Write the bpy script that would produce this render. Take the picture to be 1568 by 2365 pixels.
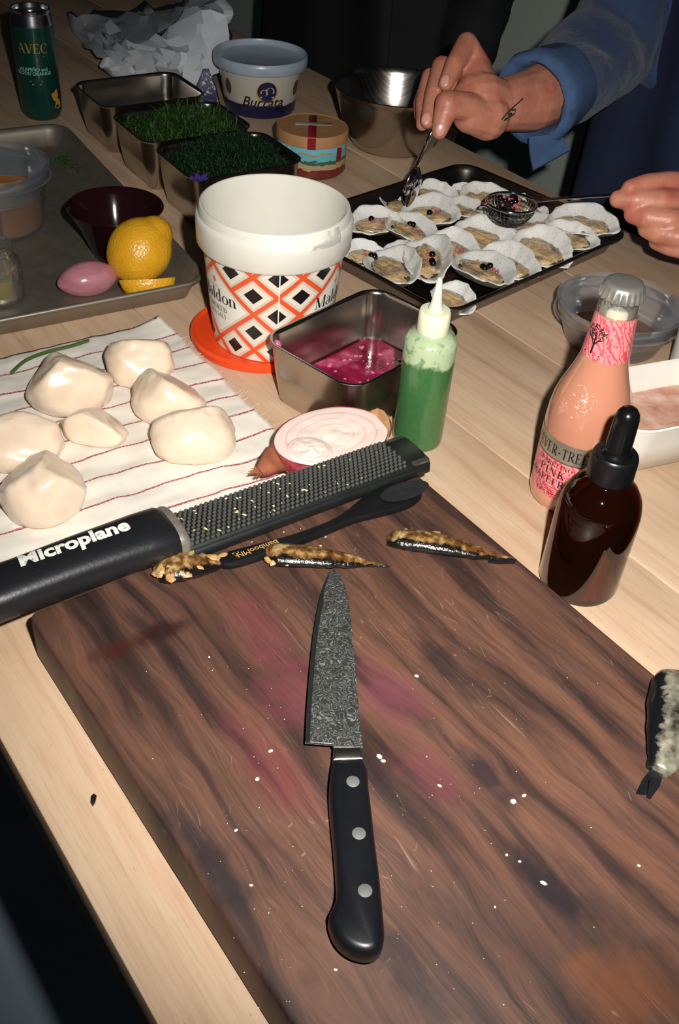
import bpy, bmesh, math, random
from mathutils import Vector, Matrix, noise as mn
S = bpy.context.scene
for o in list(bpy.data.objects): bpy.data.objects.remove(o)
COL = S.collection
pi, sin, cos, rad = math.pi, math.sin, math.cos, math.radians

# ---------------------------------------------------------------- camera
F_PX, PITCH, ROLL, CAM_H = 2300.0, rad(40), rad(5.1), .48
FW = Vector((0, cos(PITCH), -sin(PITCH))); R0 = Vector((1, 0, 0)); U0 = Vector((0, sin(PITCH), cos(PITCH)))
RT = R0*cos(ROLL)+U0*sin(ROLL); UP = -R0*sin(ROLL)+U0*cos(ROLL); CP = Vector((0, 0, CAM_H))
cd = bpy.data.cameras.new('camera'); cam = bpy.data.objects.new('camera', cd); COL.objects.link(cam)
cam.matrix_world = Matrix(((RT.x, UP.x, -FW.x, CP.x), (RT.y, UP.y, -FW.y, CP.y), (RT.z, UP.z, -FW.z, CP.z), (0, 0, 0, 1)))
cd.sensor_fit = 'VERTICAL'; cd.sensor_height = 36; cd.sensor_width = 24; cd.lens = 36*F_PX/2365; cd.clip_start = .02; cd.clip_end = 50
S.camera = cam
def at(x, y, z=0.0):
    d = FW+RT*((x-784)/F_PX)-UP*((y-1182.5)/F_PX)
    return CP+d*((z-CAM_H)/d.z)
def ray_at(x, y, depth): return CP+(FW+RT*((x-784)/F_PX)-UP*((y-1182.5)/F_PX))*depth
# ---------------------------------------------------------------- light
W = bpy.data.worlds.new('World'); S.world = W; W.use_nodes = True
W.node_tree.nodes['Background'].inputs[0].default_value = (.75, .85, 1, 1)
W.node_tree.nodes['Background'].inputs[1].default_value = .006
ld = bpy.data.lights.new('camera_flash', 'SPOT'); fl = bpy.data.objects.new('camera_flash', ld); COL.objects.link(fl)
ld.energy = 44; ld.color = (1, .975, .93); ld.shadow_soft_size = .009; ld.spot_size = rad(89); ld.spot_blend = 1
fl.location = CP+RT*.053+UP*.045
fl.rotation_euler = (FW+UP*.03+RT*.07).to_track_quat('-Z', 'Y').to_euler()
vs = S.view_settings
vs.view_transform = 'Standard'; vs.look = 'None'; vs.gamma = 1; vs.use_curve_mapping = False; vs.exposure = 0.0

# ---------------------------------------------------------------- node helpers
def lin(c): c /= 255; return c/12.92 if c <= .04045 else ((c+.055)/1.055)**2.4
def C(r, g, b): return (lin(r), lin(g), lin(b), 1)
class T:
    def __init__(s, name):
        s.m = bpy.data.materials.new(name); s.m.use_nodes = True; s.t = s.m.node_tree; s.b = s.t.nodes['Principled BSDF']; s.out = s.t.nodes['Material Output']
    def n(s, typ, ins=None, **at_):
        nd = s.t.nodes.new('ShaderNode'+typ)
        for k, v in at_.items(): setattr(nd, k, v)
        for k, v in (ins or {}).items():
            if isinstance(v, bpy.types.NodeSocket): s.t.links.new(v, nd.inputs[k])
            else: nd.inputs[k].default_value = v
        return nd
    def M(s, op, a, b=0., c=0.): return s.n('Math', {0: a, 1: b, 2: c}, operation=op).outputs[0]
    def mix(s, f, a, b, bt='MIX'): return s.n('Mix', {0: f, 6: a, 7: b}, data_type='RGBA', blend_type=bt).outputs[2]
    def ramp(s, f, st, interp='LINEAR'):
        nd = s.n('ValToRGB', {0: f}); nd.color_ramp.interpolation = interp; e = nd.color_ramp.elements
        while len(e) < len(st): e.new(.5)
        for x, (p, c) in zip(e, st): x.position = p; x.color = c if not isinstance(c, (int, float)) else (c, c, c, 1)
        return nd.outputs[0]
    def co(s, which='Object', scale=(1, 1, 1), loc=(0, 0, 0), rot=(0, 0, 0)):
        return s.n('Mapping', {0: s.n('TexCoord').outputs[which], 1: loc, 2: rot, 3: scale}).outputs[0]
    def noise(s, v, scale=5., det=4., rough=.55, dist=0., col=False):
        nd = s.n('TexNoise', {0: v, 'Scale': scale, 'Detail': det, 'Roughness': rough, 'Distortion': dist}); return nd.outputs[1 if col else 0]
    def vor(s, v, scale=5., feat='F1', o=0): return s.n('TexVoronoi', {0: v, 'Scale': scale}, feature=feat).outputs[o]
    def xyz(s, v): return s.n('SeparateXYZ', {0: v}).outputs
    def bump(s, h, strength=.3, dist=.001):
        s.set(Normal=s.n('Bump', {'Height': h, 'Strength': strength, 'Distance': dist}).outputs[0])
    def set(s, **k):
        for a, v in k.items():
            i = s.b.inputs[a.replace('_', ' ')]
            if isinstance(v, bpy.types.NodeSocket): s.t.links.new(v, i)
            else: i.default_value = v
        return s
MC = {}
def P(name, col, rough=.5, metal=0., var=.12, vs_=30., bump=0., bs=200., **kw):
    if name in MC: return MC[name]
    t = T(name); v = t.co()
    if var:
        f = t.ramp(t.noise(v, vs_, 5), [(.3, 1-var), (.7, 1+var)]); t.set(Base_Color=t.mix(1., col, f, 'MULTIPLY'))
    else: t.set(Base_Color=col)
    t.set(Roughness=rough, Metallic=metal, **kw)
    if bump: t.bump(t.noise(v, bs, 3), bump, .0008)
    MC[name] = t.m; return t.m
def thin(name, tint, gloss=.06, rough=.03, haze=0., hazecol=(1, 1, 1, 1), facing=.35):
    """clear glass or plastic wall that lets light straight through"""
    if name in MC: return MC[name]
    t = T(name); tr = t.n('BsdfTransparent', {0: tint}).outputs[0]
    gl = t.n('BsdfGlossy', {0: (1, 1, 1, 1), 'Roughness': rough}).outputs[0]
    fr = t.n('LayerWeight', {0: facing}).outputs[0]
    base = tr
    if haze:
        df = t.n('AddShader', {0: t.n('BsdfDiffuse', {0: hazecol}).outputs[0], 1: t.n('BsdfTranslucent', {0: hazecol}).outputs[0]}).outputs[0]
        hz = t.M('ADD', haze, t.M('MULTIPLY', t.n('LayerWeight', {0: .5}).outputs[1], haze*1.2))
        base = t.n('MixShader', {0: hz, 1: tr, 2: df}).outputs[0]
    f = t.M('ADD', gloss, t.M('MULTIPLY', fr, .75))
    t.t.links.new(t.n('MixShader', {0: f, 1: base, 2: gl}).outputs[0], t.out.inputs[0]); MC[name] = t.m; return t.m

# ---------------------------------------------------------------- mesh helpers
def link(name, data, parent=None):
    o = bpy.data.objects.new(name, data); COL.objects.link(o)
    if parent: o.parent = parent
    return o
def mk(name, VF, mat, parent=None, smooth=True, sharp=None, loc=None, rot=None, mids=None, uv=None):
    V, F = VF; me = bpy.data.meshes.new(name); me.from_pydata([tuple(v) for v in V], [], F); 
    for m in (mat if isinstance(mat, (list, tuple)) else [mat]): me.materials.append(m)
    if mids: me.polygons.foreach_set('material_index', mids)
    if uv:
        l = me.uv_layers.new(name='UVMap')
        for lp in me.loops: l.data[lp.index].uv = uv[lp.vertex_index]
    bm = bmesh.new(); bm.from_mesh(me); 
    if not uv: bmesh.ops.recalc_face_normals(bm, faces=bm.faces)
    bm.to_mesh(me); bm.free()
    me.polygons.foreach_set('use_smooth', [smooth]*len(me.polygons))
    if smooth: me.set_sharp_from_angle(angle=rad(sharp or 50))
    me.update(); o = link(name, me, parent)
    if loc is not None: o.location = loc
    if rot is not None: o.rotation_euler = rot
    return o
def thing(name, label, cat, loc=(0, 0, 0), rz=0., group=None):
    o = link(name, None); o.empty_display_size = .02; o.location = loc; o.rotation_euler = (0, 0, rz); tag(o, label, cat, group); return o
def tag(o, label=None, cat=None, group=None, kind=None):
    if label: o['label'] = label
    if cat: o['category'] = cat
    if group: o['group'] = group
    if kind: o['kind'] = kind
    return o
def join(*vfs):
    V, F = [], []
    for v, f in vfs:
        k = len(V); V += list(v); F += [tuple(i+k for i in q) for q in f]
    return V, F
def tf(VF, M): return [M @ Vector(v) for v in VF[0]], VF[1]
def TR(x, y, z): return Matrix.Translation((x, y, z))
def RX(a): return Matrix.Rotation(a, 4, 'X')
def RY(a): return Matrix.Rotation(a, 4, 'Y')
def RZ(a): return Matrix.Rotation(a, 4, 'Z')
def SC(x, y, z): return Matrix.Diagonal((x, y, z, 1))
def loft(loops, closed=True, cap0=False, cap1=False):
    n = len(loops[0]); V = [v for l in loops for v in l]; F = []
    for i in range(len(loops)-1):
        for j in range(n if closed else n-1):
            a = i*n+j; b = i*n+(j+1) % n; F.append((a, b, b+n, a+n))
    if cap0: F.append(tuple(range(n))[::-1])
    if cap1: F.append(tuple(range((len(loops)-1)*n, len(loops)*n)))
    return V, F
def circ(r, z, n=48, ry=None): return [(r*cos(2*pi*i/n), (ry or r)*sin(2*pi*i/n), z) for i in range(n)]
def lathe(prof, n=48, cap0=True, cap1=True): return loft([circ(max(r, 1e-5), z, n) for r, z in prof], True, cap0, cap1)
def rrect(L, Wd, r, z, n=6):
    out = []
    for cx, cy, a0 in ((L/2-r, Wd/2-r, 0), (-L/2+r, Wd/2-r, pi/2), (-L/2+r, -Wd/2+r, pi), (L/2-r, -Wd/2+r, 1.5*pi)):
        for i in range(n+1):
            a = a0+pi/2*i/n; out.append((cx+r*cos(a), cy+r*sin(a), z))
    return out
def rstack(L, Wd, r, lay, n=6, cap0=True, cap1=True): return loft([rrect(L+2*d, Wd+2*d, max(r+d, .0008), z, n) for d, z in lay], True, cap0, cap1)
def rbox(L, Wd, H, b=.002, r=.004, z0=0): return rstack(L, Wd, r, [(-b, z0), (0, z0+b), (0, z0+H-b), (-b, z0+H)], 3)
def tube(pts, rs, n=10, flat=1., up=Vector((0, 0, 1)), caps=True):
    pts = [Vector(p) for p in pts]; L = []
    if not isinstance(rs, (list, tuple)): rs = [rs]*len(pts)
    for i, p in enumerate(pts):
        d = (pts[min(i+1, len(pts)-1)]-pts[max(i-1, 0)]).normalized(); s = d.cross(up)
        if s.length < 1e-4: s = d.cross(Vector((1, 0, 0)))
        s.normalize(); u = s.cross(d)
        L.append([tuple(p+s*(rs[i]*cos(2*pi*k/n))+u*(rs[i]*flat*sin(2*pi*k/n))) for k in range(n)])
    return loft(L, True, caps, caps)
def spl(pts, m=8):
    """Catmull-Rom through points"""
    pts = [Vector(p) for p in pts]; q = [pts[0]*2-pts[1]]+pts+[pts[-1]*2-pts[-2]]; out = []
    for i in range(1, len(q)-2):
        for k in range(m):
            t = k/m; a, b, c, d = q[i-1:i+3]
            out.append(.5*((2*b)+(c-a)*t+(2*a-5*b+4*c-d)*t*t+(3*b-a-3*c+d)*t**3))
    return out+[pts[-1]]
def prism(poly, z0, z1, bev=0., top_in=0.):
    """extrude a ccw 2D outline with a bevelled top edge"""
    n = len(poly); P2 = [Vector(p) for p in poly]
    def inset(d):
        o = []
        for i in range(n):
            a = (P2[i]-P2[i-1]).normalized(); b = (P2[(i+1) % n]-P2[i]).normalized(); m = Vector((-a.y-b.y, a.x+b.x))
            m = m.normalized() if m.length > 1e-6 else Vector((-a.y, a.x)); o.append(P2[i]+m*d)
        return o
    L = [[(p.x, p.y, z0) for p in inset(bev*.7)]]
    if bev: L += [[(p.x, p.y, z0+bev) for p in P2], [(p.x, p.y, z1-bev) for p in P2], [(p.x, p.y, z1-bev*.3) for p in inset(bev*.3)], [(p.x, p.y, z1) for p in inset(bev)]]
    else: L += [[(p.x, p.y, z1) for p in P2]]
    return loft(L, True, True, True)
def sphere(n=24, m=16, f=None):
    V = []; F = []
    for i in range(m+1):
        a = pi*i/m
        for j in range(n):
            b = 2*pi*j/n; v = Vector((sin(a)*cos(b), sin(a)*sin(b), cos(a))); V.append(f(v) if f else v)
    for i in range(m):
        for j in range(n): F.append((i*n+j, (i+1)*n+j, (i+1)*n+(j+1) % n, i*n+(j+1) % n))
    return V, F
def grid(nu, nv, f):
    V = [f(i/nu, j/nv) for j in range(nv+1) for i in range(nu+1)]
    return V, [(j*(nu+1)+i, j*(nu+1)+i+1, (j+1)*(nu+1)+i+1, (j+1)*(nu+1)+i) for j in range(nv) for i in range(nu)]
def copy_tree(o, parent=None):
    c = o.copy(); COL.objects.link(c)
    if parent: c.parent = parent
    for ch in list(o.children): copy_tree(ch, c)
    return c
def txt(s, size=1., bold=0., align='CENTER', spacing=1., shear=0.):
    cu = bpy.data.curves.new('t', 'FONT'); cu.body = s; cu.size = size; cu.align_x = align; cu.offset = bold; cu.space_character = spacing; cu.shear = shear; cu.resolution_u = 3
    o = bpy.data.objects.new('t', cu); COL.objects.link(o); bpy.context.view_layer.update()
    me = bpy.data.meshes.new_from_object(o.evaluated_get(bpy.context.evaluated_depsgraph_get()))
    V = [Vector(v.co) for v in me.vertices]; F = [tuple(p.vertices) for p in me.polygons]
    bpy.data.objects.remove(o); bpy.data.curves.remove(cu); bpy.data.meshes.remove(me); return V, F
# a small serif alphabet drawn with thick and thin pen strokes (cap height 1)
def _st(x0, y0, x1, y1, w):
    d = Vector((x1-x0, y1-y0)).normalized(); p = Vector((-d.y, d.x))*w/2
    return [(x0-p.x, y0-p.y, 0), (x1-p.x, y1-p.y, 0), (x1+p.x, y1+p.y, 0), (x0+p.x, y0+p.y, 0)], [(0, 1, 2, 3)]
def _arc(cx, cy, rx, ry, a0, a1, tk=.16, tn=.05, n=14):
    V = []
    for i in range(n+1):
        a = rad(a0+(a1-a0)*i/n); w = (tn+(tk-tn)*abs(cos(a))**1.5)/2
        V += [((rx-w)*cos(a)+cx, (ry-w*.7)*sin(a)+cy, 0), ((rx+w)*cos(a)+cx, (ry+w*.7)*sin(a)+cy, 0)]
    return V, [(2*i, 2*i+1, 2*i+3, 2*i+2) for i in range(n)]
def _sf(x, y, w=.3): return _st(x-w/2, y, x+w/2, y, .05)
def glyph(ch):
    st, ar, sf = _st, _arc, _sf; k, h = .16, .055; V = lambda x, w=k: [st(x, 0, x, 1, w), sf(x, .025), sf(x, .975)]
    g = {'A': ([st(.08, 0, .4, 1, h), st(.4, 1, .74, 0, k), st(.2, .35, .62, .35, h), sf(.08, .02, .24), sf(.74, .02, .3)], .84),
     'C': ([ar(.45, .5, .38, .5, 50, 310), st(.69, .68, .7, .95, h)], .82), 'D': (V(.15)+[ar(.2, .5, .52, .48, -90, 90)], .85),
     'E': (V(.15)+[st(.15, .97, .62, .97, h), st(.15, .52, .5, .52, h), st(.15, .03, .64, .03, h), st(.62, .76, .62, .99, h), st(.64, 0, .64, .26, h)], .74),
     'F': (V(.15)+[st(.15, .97, .62, .97, h), st(.15, .52, .5, .52, h), st(.62, .74, .62, .99, h)], .70),
     'G': ([ar(.45, .5, .38, .5, 50, 310), st(.72, .08, .72, .42, k*.8), sf(.7, .44, .28)], .9), 'I': (V(.17), .34),
     'K': (V(.15)+[st(.2, .42, .68, .98, h), st(.34, .56, .72, .02, k), sf(.68, .975, .22), sf(.74, .025, .24)], .86),
     'L': (V(.15)+[st(.15, .03, .62, .03, h), st(.62, 0, .62, .28, h)], .7),
     'M': ([st(.12, 0, .12, 1, h), st(.12, 1, .48, .05, k), st(.48, .05, .84, 1, h), st(.88, 0, .88, 1, k), sf(.12, .025, .24), sf(.88, .025, .3), sf(.1, .975, .2), sf(.9, .975, .24)], 1.06),
     'N': ([st(.12, 0, .12, 1, h), st(.12, 1, .72, 0, k), st(.74, 0, .74, 1, h), sf(.12, .025, .24), sf(.1, .975, .2), sf(.74, .975, .24)], .88),
     'O': ([ar(.45, .5, .38, .5, 0, 360, n=26)], .9), 'P': (V(.15)+[ar(.2, .73, .4, .25, -90, 90)], .7),
     'R': (V(.15)+[ar(.2, .73, .4, .25, -90, 90), st(.36, .5, .7, .02, k), sf(.74, .025, .2)], .8),
     'S': ([ar(.34, .74, .23, .25, 40, 270, .1, .06), ar(.34, .26, .25, .25, -140, 90, .14, .06), st(.53, .72, .53, .96, h), st(.08, .04, .08, .3, h)], .68),
     'T': ([st(.38, 0, .38, 1, k), sf(.38, .025), st(.06, .97, .7, .97, h), st(.06, .74, .06, .99, h), st(.7, .74, .7, .99, h)], .78),
     'U': ([st(.15, .3, .15, 1, k), sf(.15, .975), st(.7, .3, .7, 1, h), sf(.7, .975, .22), ar(.425, .32, .275, .32, 180, 360)], .86),
     'V': ([st(.08, 1, .4, 0, k), st(.4, 0, .72, 1, h), sf(.08, .975, .28), sf(.72, .975, .22)], .8),
     'W': ([st(.06, 1, .32, 0, k), st(.32, 0, .5, .9, h), st(.5, .9, .76, 0, k), st(.76, 0, 1., 1, h), sf(.06, .975, .24), sf(1., .975, .2)], 1.06),
     'a': ([st(.48, .06, .48, .5, k), ar(.3, .48, .18, .19, 0, 160, .12, .05), ar(.28, .2, .2, .19, 60, 300, .15, .05), st(.48, .06, .6, .03, h)], .62),
     'l': ([st(.16, 0, .16, 1.05, k), sf(.16, .025), st(.04, 1.03, .16, 1.03, h)], .33), 'd': ([st(.5, 0, .5, 1.05, k), sf(.58, .025, .2), st(.38, 1.03, .5, 1.03, h), ar(.3, .32, .22, .31, 40, 320)], .7),
     'o': ([ar(.32, .33, .25, .33, 0, 360, n=26)], .64), 'n': ([st(.14, 0, .14, .65, k), sf(.14, .025), st(.03, .63, .14, .63, h), ar(.32, .42, .2, .23, 0, 175, .14, .05), st(.52, 0, .52, .42, k), sf(.52, .025)], .7),
     '-': ([st(.08, .4, .4, .4, .1)], .48), ' ': ([], .35)}
    return g[ch]
def serif(s, size, spacing=.06, center=True, sx=1.):
    x = 0; P_ = []
    for ch in s:
        g, w = glyph(ch)
        for vf in g: P_.append(tf(vf, TR(x, 0, 0)))
        x += w+spacing
    V, F = join(*P_); o = x/2 if center else 0
    return [Vector(((v[0]-o)*size*sx, v[1]*size, 0)) for v in V], F
def wrap(VF, rf, th0, z0, off=.0003):
    """wrap flat lettering on a turned body: x along the girth (to the right as seen), y up, th0 the angle of the middle"""
    V, F = VF; o = []
    for v in V:
        z = z0+v[1]; r = rf(z); a = th0+v[0]/r; o.append(((r+off)*cos(a), (r+off)*sin(a), z))
    return o, F
def prof_r(prof):
    def f(z):
        for (r0, z0), (r1, z1) in zip(prof, prof[1:]):
            if min(z0, z1) <= z <= max(z0, z1) and z1 != z0: return r0+(r1-r0)*(z-z0)/(z1-z0)
        return prof[-1][0]
    return f
def fn(p, s=1., seed=0): return mn.fractal(Vector(p)*s+Vector((seed*7.3, seed*3.1, seed*1.7)), 1., 2., 3)
AZ = rad(129); UX = Vector((cos(AZ), sin(AZ), 0)); VX = Vector((sin(AZ), -cos(AZ), 0))   # table: length, and across to the wall side

# ================================================================ SETTING
t = T('painted_wall'); v = t.co(); t.set(Base_Color=t.mix(t.noise(v, 3, 4), C(204, 214, 202), C(214, 222, 210)), Roughness=.7); t.bump(t.noise(v, 90, 3), .1, .002); M_WALL = t.m
t = T('concrete'); v = t.co(); t.set(Base_Color=t.ramp(t.noise(v, 6, 6), [(.3, C(160, 182, 198)), (.7, C(184, 206, 220))]), Roughness=.75); t.bump(t.noise(v, 60, 4), .15, .002); M_FLOOR = t.m
FZ = -.90
def slab(name, c, sx, sy, sz, mat):
    o = mk(name, rstack(sx, sy, .001, [(0, 0), (0, sz)], 1), mat, None, False, loc=c); tag(o, kind='structure'); return o
slab('floor', (0, .8, FZ-.1), 7, 7, .1, M_FLOOR)
wp = VX*1.86+UX*.9
w = slab('wall_right', (wp.x, wp.y, FZ), 5.5, .12, 2.7, M_WALL); w.rotation_euler = (0, 0, AZ)

# ================================================================ WOOD
def table_wood():
    t = T('pale_maple'); oi = t.n('ObjectInfo').outputs['Random']
    v = t.n('VectorMath', {0: t.co('Object'), 1: t.n('CombineXYZ', {0: t.M('MULTIPLY', oi, 9.), 1: t.M('MULTIPLY', oi, 5.), 2: 0.}).outputs[0]}, operation='ADD').outputs[0]
    m = lambda sc: t.n('Mapping', {0: v, 3: sc}).outputs[0]
    g = t.noise(m((1.5, 22, 1)), 3.2, 6, .6, .6); fine = t.noise(m((6, 160, 1)), 3, 4, .7); bl = t.noise(m((1, 1.6, 1)), 5, 4)
    c = t.ramp(g, [(.28, C(188, 154, 124)), (.45, C(208, 176, 146)), (.62, C(214, 186, 156)), (.8, C(200, 166, 134))])
    c = t.mix(t.M('MULTIPLY', t.ramp(fine, [(.5, 0.), (.75, 1.)]), .3), c, C(140, 96, 60))
    c = t.mix(t.ramp(bl, [(.45, 0.), (.75, .4)]), c, C(176, 138, 104))
    pores = t.ramp(t.noise(m((26, 190, 1)), 4, 2), [(.70, 0.), (.76, 1.)]); c = t.mix(t.M('MULTIPLY', pores, .55), c, C(120, 74, 44))
    kn = t.ramp(t.vor(m((1.1, 3.5, 1)), 3.3), [(.03, 1.), (.085, 0.)]); c = t.mix(t.M('MULTIPLY', kn, .7), c, C(128, 78, 46))
    t.set(Base_Color=c, Roughness=.5, Specular_IOR_Level=.35); t.bump(t.M('ADD', fine, g), .12, .0006); return t.m
M_TABLE = table_wood()
tb = thing('work_table', 'long pale wooden work table of glued planks under the cutting board and trays', 'table')
E0 = Vector((.228, .439, 0)); ED = Vector((cos(rad(72)), sin(rad(72)), 0))
def end_u(vv):   # where the table's end line crosses a given distance across
    s = (vv-E0.dot(VX))/ED.dot(VX); return (E0+ED*s).dot(UX)
V0, V1, UE = .074, .955, 2.15; NP = 6
for i in range(NP):
    a = V0+(V1-V0)*i/NP; b = V0+(V1-V0)*(i+1)/NP; g = .0004
    pts = [UX*end_u(a+g)+VX*(a+g), UX*UE+VX*(a+g), UX*UE+VX*(b-g), UX*end_u(b-g)+VX*(b-g)]
    c = sum(pts, Vector())/4; loc2 = [Matrix.Rotation(-AZ, 3, 'Z') @ (p-c) for p in pts]
    poly = [(p.x, p.y) for p in loc2]
    if sum(poly[k][0]*poly[(k+1) % 4][1]-poly[(k+1) % 4][0]*poly[k][1] for k in range(4)) < 0: poly.reverse()
    mk('plank', prism(poly, -.042, 0, .0012), M_TABLE, tb, True, 30, loc=c, rot=(0, 0, AZ))
cb = [Matrix.Rotation(-AZ, 3, 'Z') @ (UX*u+VX*v) for u, v in ((.45, .36), (2.05, .36), (.45, .80), (2.05, .80))]
for p in cb: mk('leg', rbox(.07, .07, -FZ-.042, .004, .006, FZ), M_TABLE, tb, loc=Matrix.Rotation(AZ, 3, 'Z') @ p, rot=(0, 0, AZ))
for vv in (.36, .80):
    c = UX*1.2+VX*vv; mk('apron', rbox(1.7, .025, .09, .002, .003, -.132), M_TABLE, tb, loc=c, rot=(0, 0, AZ))

def walnut():
    t = T('walnut'); v = t.co('Object'); X = t.xyz(v)
    m = lambda sc, l=(0, 0, 0): t.n('Mapping', {0: v, 1: l, 3: sc}).outputs[0]
    warp = t.n('VectorMath', {0: v, 1: t.n('VectorMath', {0: t.noise(m((2.2, 7, 1)), 2.2, 3, .5, 0, True), 1: (.05, .05, .0)}, operation='MULTIPLY').outputs[0]}, operation='ADD').outputs[0]
    mw = lambda sc, l=(0, 0, 0): t.n('Mapping', {0: warp, 1: l, 3: sc}).outputs[0]
    band = t.noise(mw((2.2, 26, 1), (.3, .2, 0)), 2.0, 5, .6); mid = t.noise(mw((4, 95, 1)), 1.6, 4, .6); fine = t.noise(mw((14, 330, 1)), 2.2, 3, .7)
    c = t.ramp(band, [(.30, C(38, 28, 26)), (.40, C(60, 43, 38)), (.48, C(90, 62, 51)), (.60, C(108, 74, 58)), (.72, C(78, 55, 47))])
    c = t.mix(t.M('MULTIPLY', t.ramp(mid, [(.52, 0.), (.68, 1.)]), .55), c, C(52, 36, 33))
    c = t.mix(t.M('MULTIPLY', t.ramp(fine, [(.45, 0.), (.7, 1.)]), .4), c, C(54, 38, 32))
    c = t.mix(t.M('MULTIPLY', t.ramp(t.noise(mw((1.6, 9, 1), (3.1, .7, 0)), 2.0, 3), [(.52, 0.), (.66, 1.)]), .72), c, C(32, 25, 26))
    def spot(cx, cy, rx, ry, a=1.):   # stain with an uneven outline
        dx = t.M('DIVIDE', t.M('SUBTRACT', X[0], cx), rx); dy = t.M('DIVIDE', t.M('SUBTRACT', X[1], cy), ry)
        d = t.M('SQRT', t.M('ADD', t.M('MULTIPLY', dx, dx), t.M('MULTIPLY', dy, dy)))
        d = t.M('ADD', d, t.M('MULTIPLY', t.M('SUBTRACT', t.noise(v, 55, 4), .5), 1.5))
        return t.M('MULTIPLY', t.ramp(d, [(.35, 1.), (1., 0.)]), a)
    global SPOTS
    for (cx, cy, rx, ry, a, col) in SPOTS: c = t.mix(spot(cx, cy, rx, ry, a), c, col)
    scr = t.ramp(t.vor(t.n('Mapping', {0: v, 2: (0, 0, .9), 3: (3, 60, 1)}).outputs[0], 6, 'DISTANCE_TO_EDGE'), [(.0, 1.), (.012, 0.)])
    c = t.mix(t.M('MULTIPLY', t.M('MULTIPLY', scr, t.ramp(t.noise(v, 14, 3), [(.52, 0.), (.62, 1.)])), .3), c, C(190, 160, 130))
    t.set(Base_Color=c, Roughness=t.ramp(t.noise(v, 25, 4), [(.3, .42), (.7, .6)]), Specular_IOR_Level=.35); t.bump(t.M('ADD', fine, t.M('MULTIPLY', mid, .5)), .12, .0006); return t.m
BT = .035; BW = .292; BL = .47
bc0 = at(935, 1070, BT); bdir = UX; bacr = VX
board_c = Vector((bc0.x, bc0.y, 0))-bacr*BW/2-bdir*BL/2
Mb = Matrix.Rotation(-AZ, 3, 'Z')
def bl_(x, y): q = Mb @ (at(x, y, BT)-board_c); return q.x, q.y
SPOTS = []
for px, py, rx, ry, a, col in ((600, 1450, .045, .02, .4, C(112, 48, 60)), (700, 1600, .04, .03, .4, C(116, 54, 68)), (900, 1600, .03, .022, .45, C(116, 56, 74)), (620, 1760, .05, .018, .38, C(110, 42, 54)),
        (1000, 1790, .03, .016, .35, C(118, 56, 66)), (370, 1462, .009, .026, .85, C(40, 20, 18)), (270, 1500, .009, .022, .7, C(66, 28, 22)), (1030, 1540, .035, .014, .75, C(38, 30, 32)),
        (1130, 1800, .028, .011, .8, C(34, 30, 36)), (1270, 2050, .03, .009, .85, C(30, 26, 32)), (490, 1990, .045, .011, .8, C(40, 34, 36)), (950, 2260, .04, .012, .7, C(30, 26, 32)), (1450, 2180, .06, .016, .6, C(36, 27, 26)), (1440, 2290, .035, .025, .4, C(128, 72, 34))):
    x, y = bl_(px, py); SPOTS.append((x, y, rx, ry, a, col))
M_WALNUT = walnut()
bd = mk('cutting_board', rstack(BL, BW, .006, [(-.003, 0), (0, .003), (0, BT-.0022), (-.0007, BT-.0007), (-.0022, BT)], 4), M_WALNUT, None, True, 40, loc=board_c, rot=(0, 0, AZ))
tag(bd, 'thick dark walnut cutting board stained pink with the kitchen knife lying on it', 'cutting board')

M_STEEL = None
def steel(name, col, rough, var=.1, sc=(3, 300, 1), metal=1.):
    t = T(name); v = t.co('Object', sc); f = t.noise(v, 4, 4); w_ = t.noise(t.co(), 25, 4)
    t.set(Base_Color=t.mix(t.M('MULTIPLY', w_, .35), col, tuple(x*.6 for x in col[:3])+(1,)), Metallic=metal, Roughness=t.ramp(t.M('ADD', t.M('MULTIPLY', f, .5), t.M('MULTIPLY', w_, .5)), [(.3, rough-var*.5), (.7, rough+var)])); return t.m
M_STEEL = steel('brushed_steel', C(192, 186, 178), .2); M_ALU = steel('dull_aluminium', C(158, 150, 136), .46, .16, (20, 20, 1), .8); M_TRAYM = steel('worn_tray_steel', C(120, 116, 110), .30, .12, (10, 10, 1))
M_CHROME = P('chrome', C(215, 215, 215), .1, 1, 0); M_BLACK = P('black_plastic', C(15, 15, 16), .32, 0, .1, 30); M_BLACKR = P('black_rubber', C(24, 25, 28), .38, 0, .25, 18, .2, 300)
M_WHITE = P('white_ceramic', C(226, 222, 212), .18, 0, .02); M_INK = P('black_ink', C(18, 17, 18), .5, 0, 0); M_WINK = P('white_ink', C(230, 228, 222), .5, 0, 0)

# ================================================================ ON AND ROUND THE BOARD
# ---- kitchen knife
def pxp(pts, z): return [Vector(at(x, y, z(x, y) if callable(z) else z)) for x, y in pts]
def plate(px, zf, th, bev=.0, parent=None, name='plate', mat=None, sharp=40):
    """a slab whose outline is unprojected onto a tilted top plane; walls go straight down"""
    top = pxp(px, zf); n = len(top)
    ar = sum(top[i].x*top[(i+1) % n].y-top[(i+1) % n].x*top[i].y for i in range(n))
    if ar < 0: top.reverse()
    def inset(d):
        o = []
        for i in range(n):
            a = (top[i]-top[i-1]).xy.normalized(); b = (top[(i+1) % n]-top[i]).xy.normalized(); m = Vector((-a.y-b.y, a.x+b.x, 0))
            m = m.normalized() if m.length > 1e-6 else Vector((-a.y, a.x, 0)); o.append(top[i]+m*d)
        return o
    dz = lambda L, d: [v-Vector((0, 0, d)) for v in L]
    if bev: L = [dz(inset(bev*.6), th), dz(top, th-bev), dz(top, bev), dz(inset(bev*.3), bev*.3), inset(bev)]
    else: L = [dz(top, th), top]
    return mk(name, loft(L, True, True, True), mat, parent, True, sharp)
def smooth_px(pts, m=4): return [(v.x, v.y) for v in spl([(x, y, 0) for x, y in pts], m)]
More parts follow.
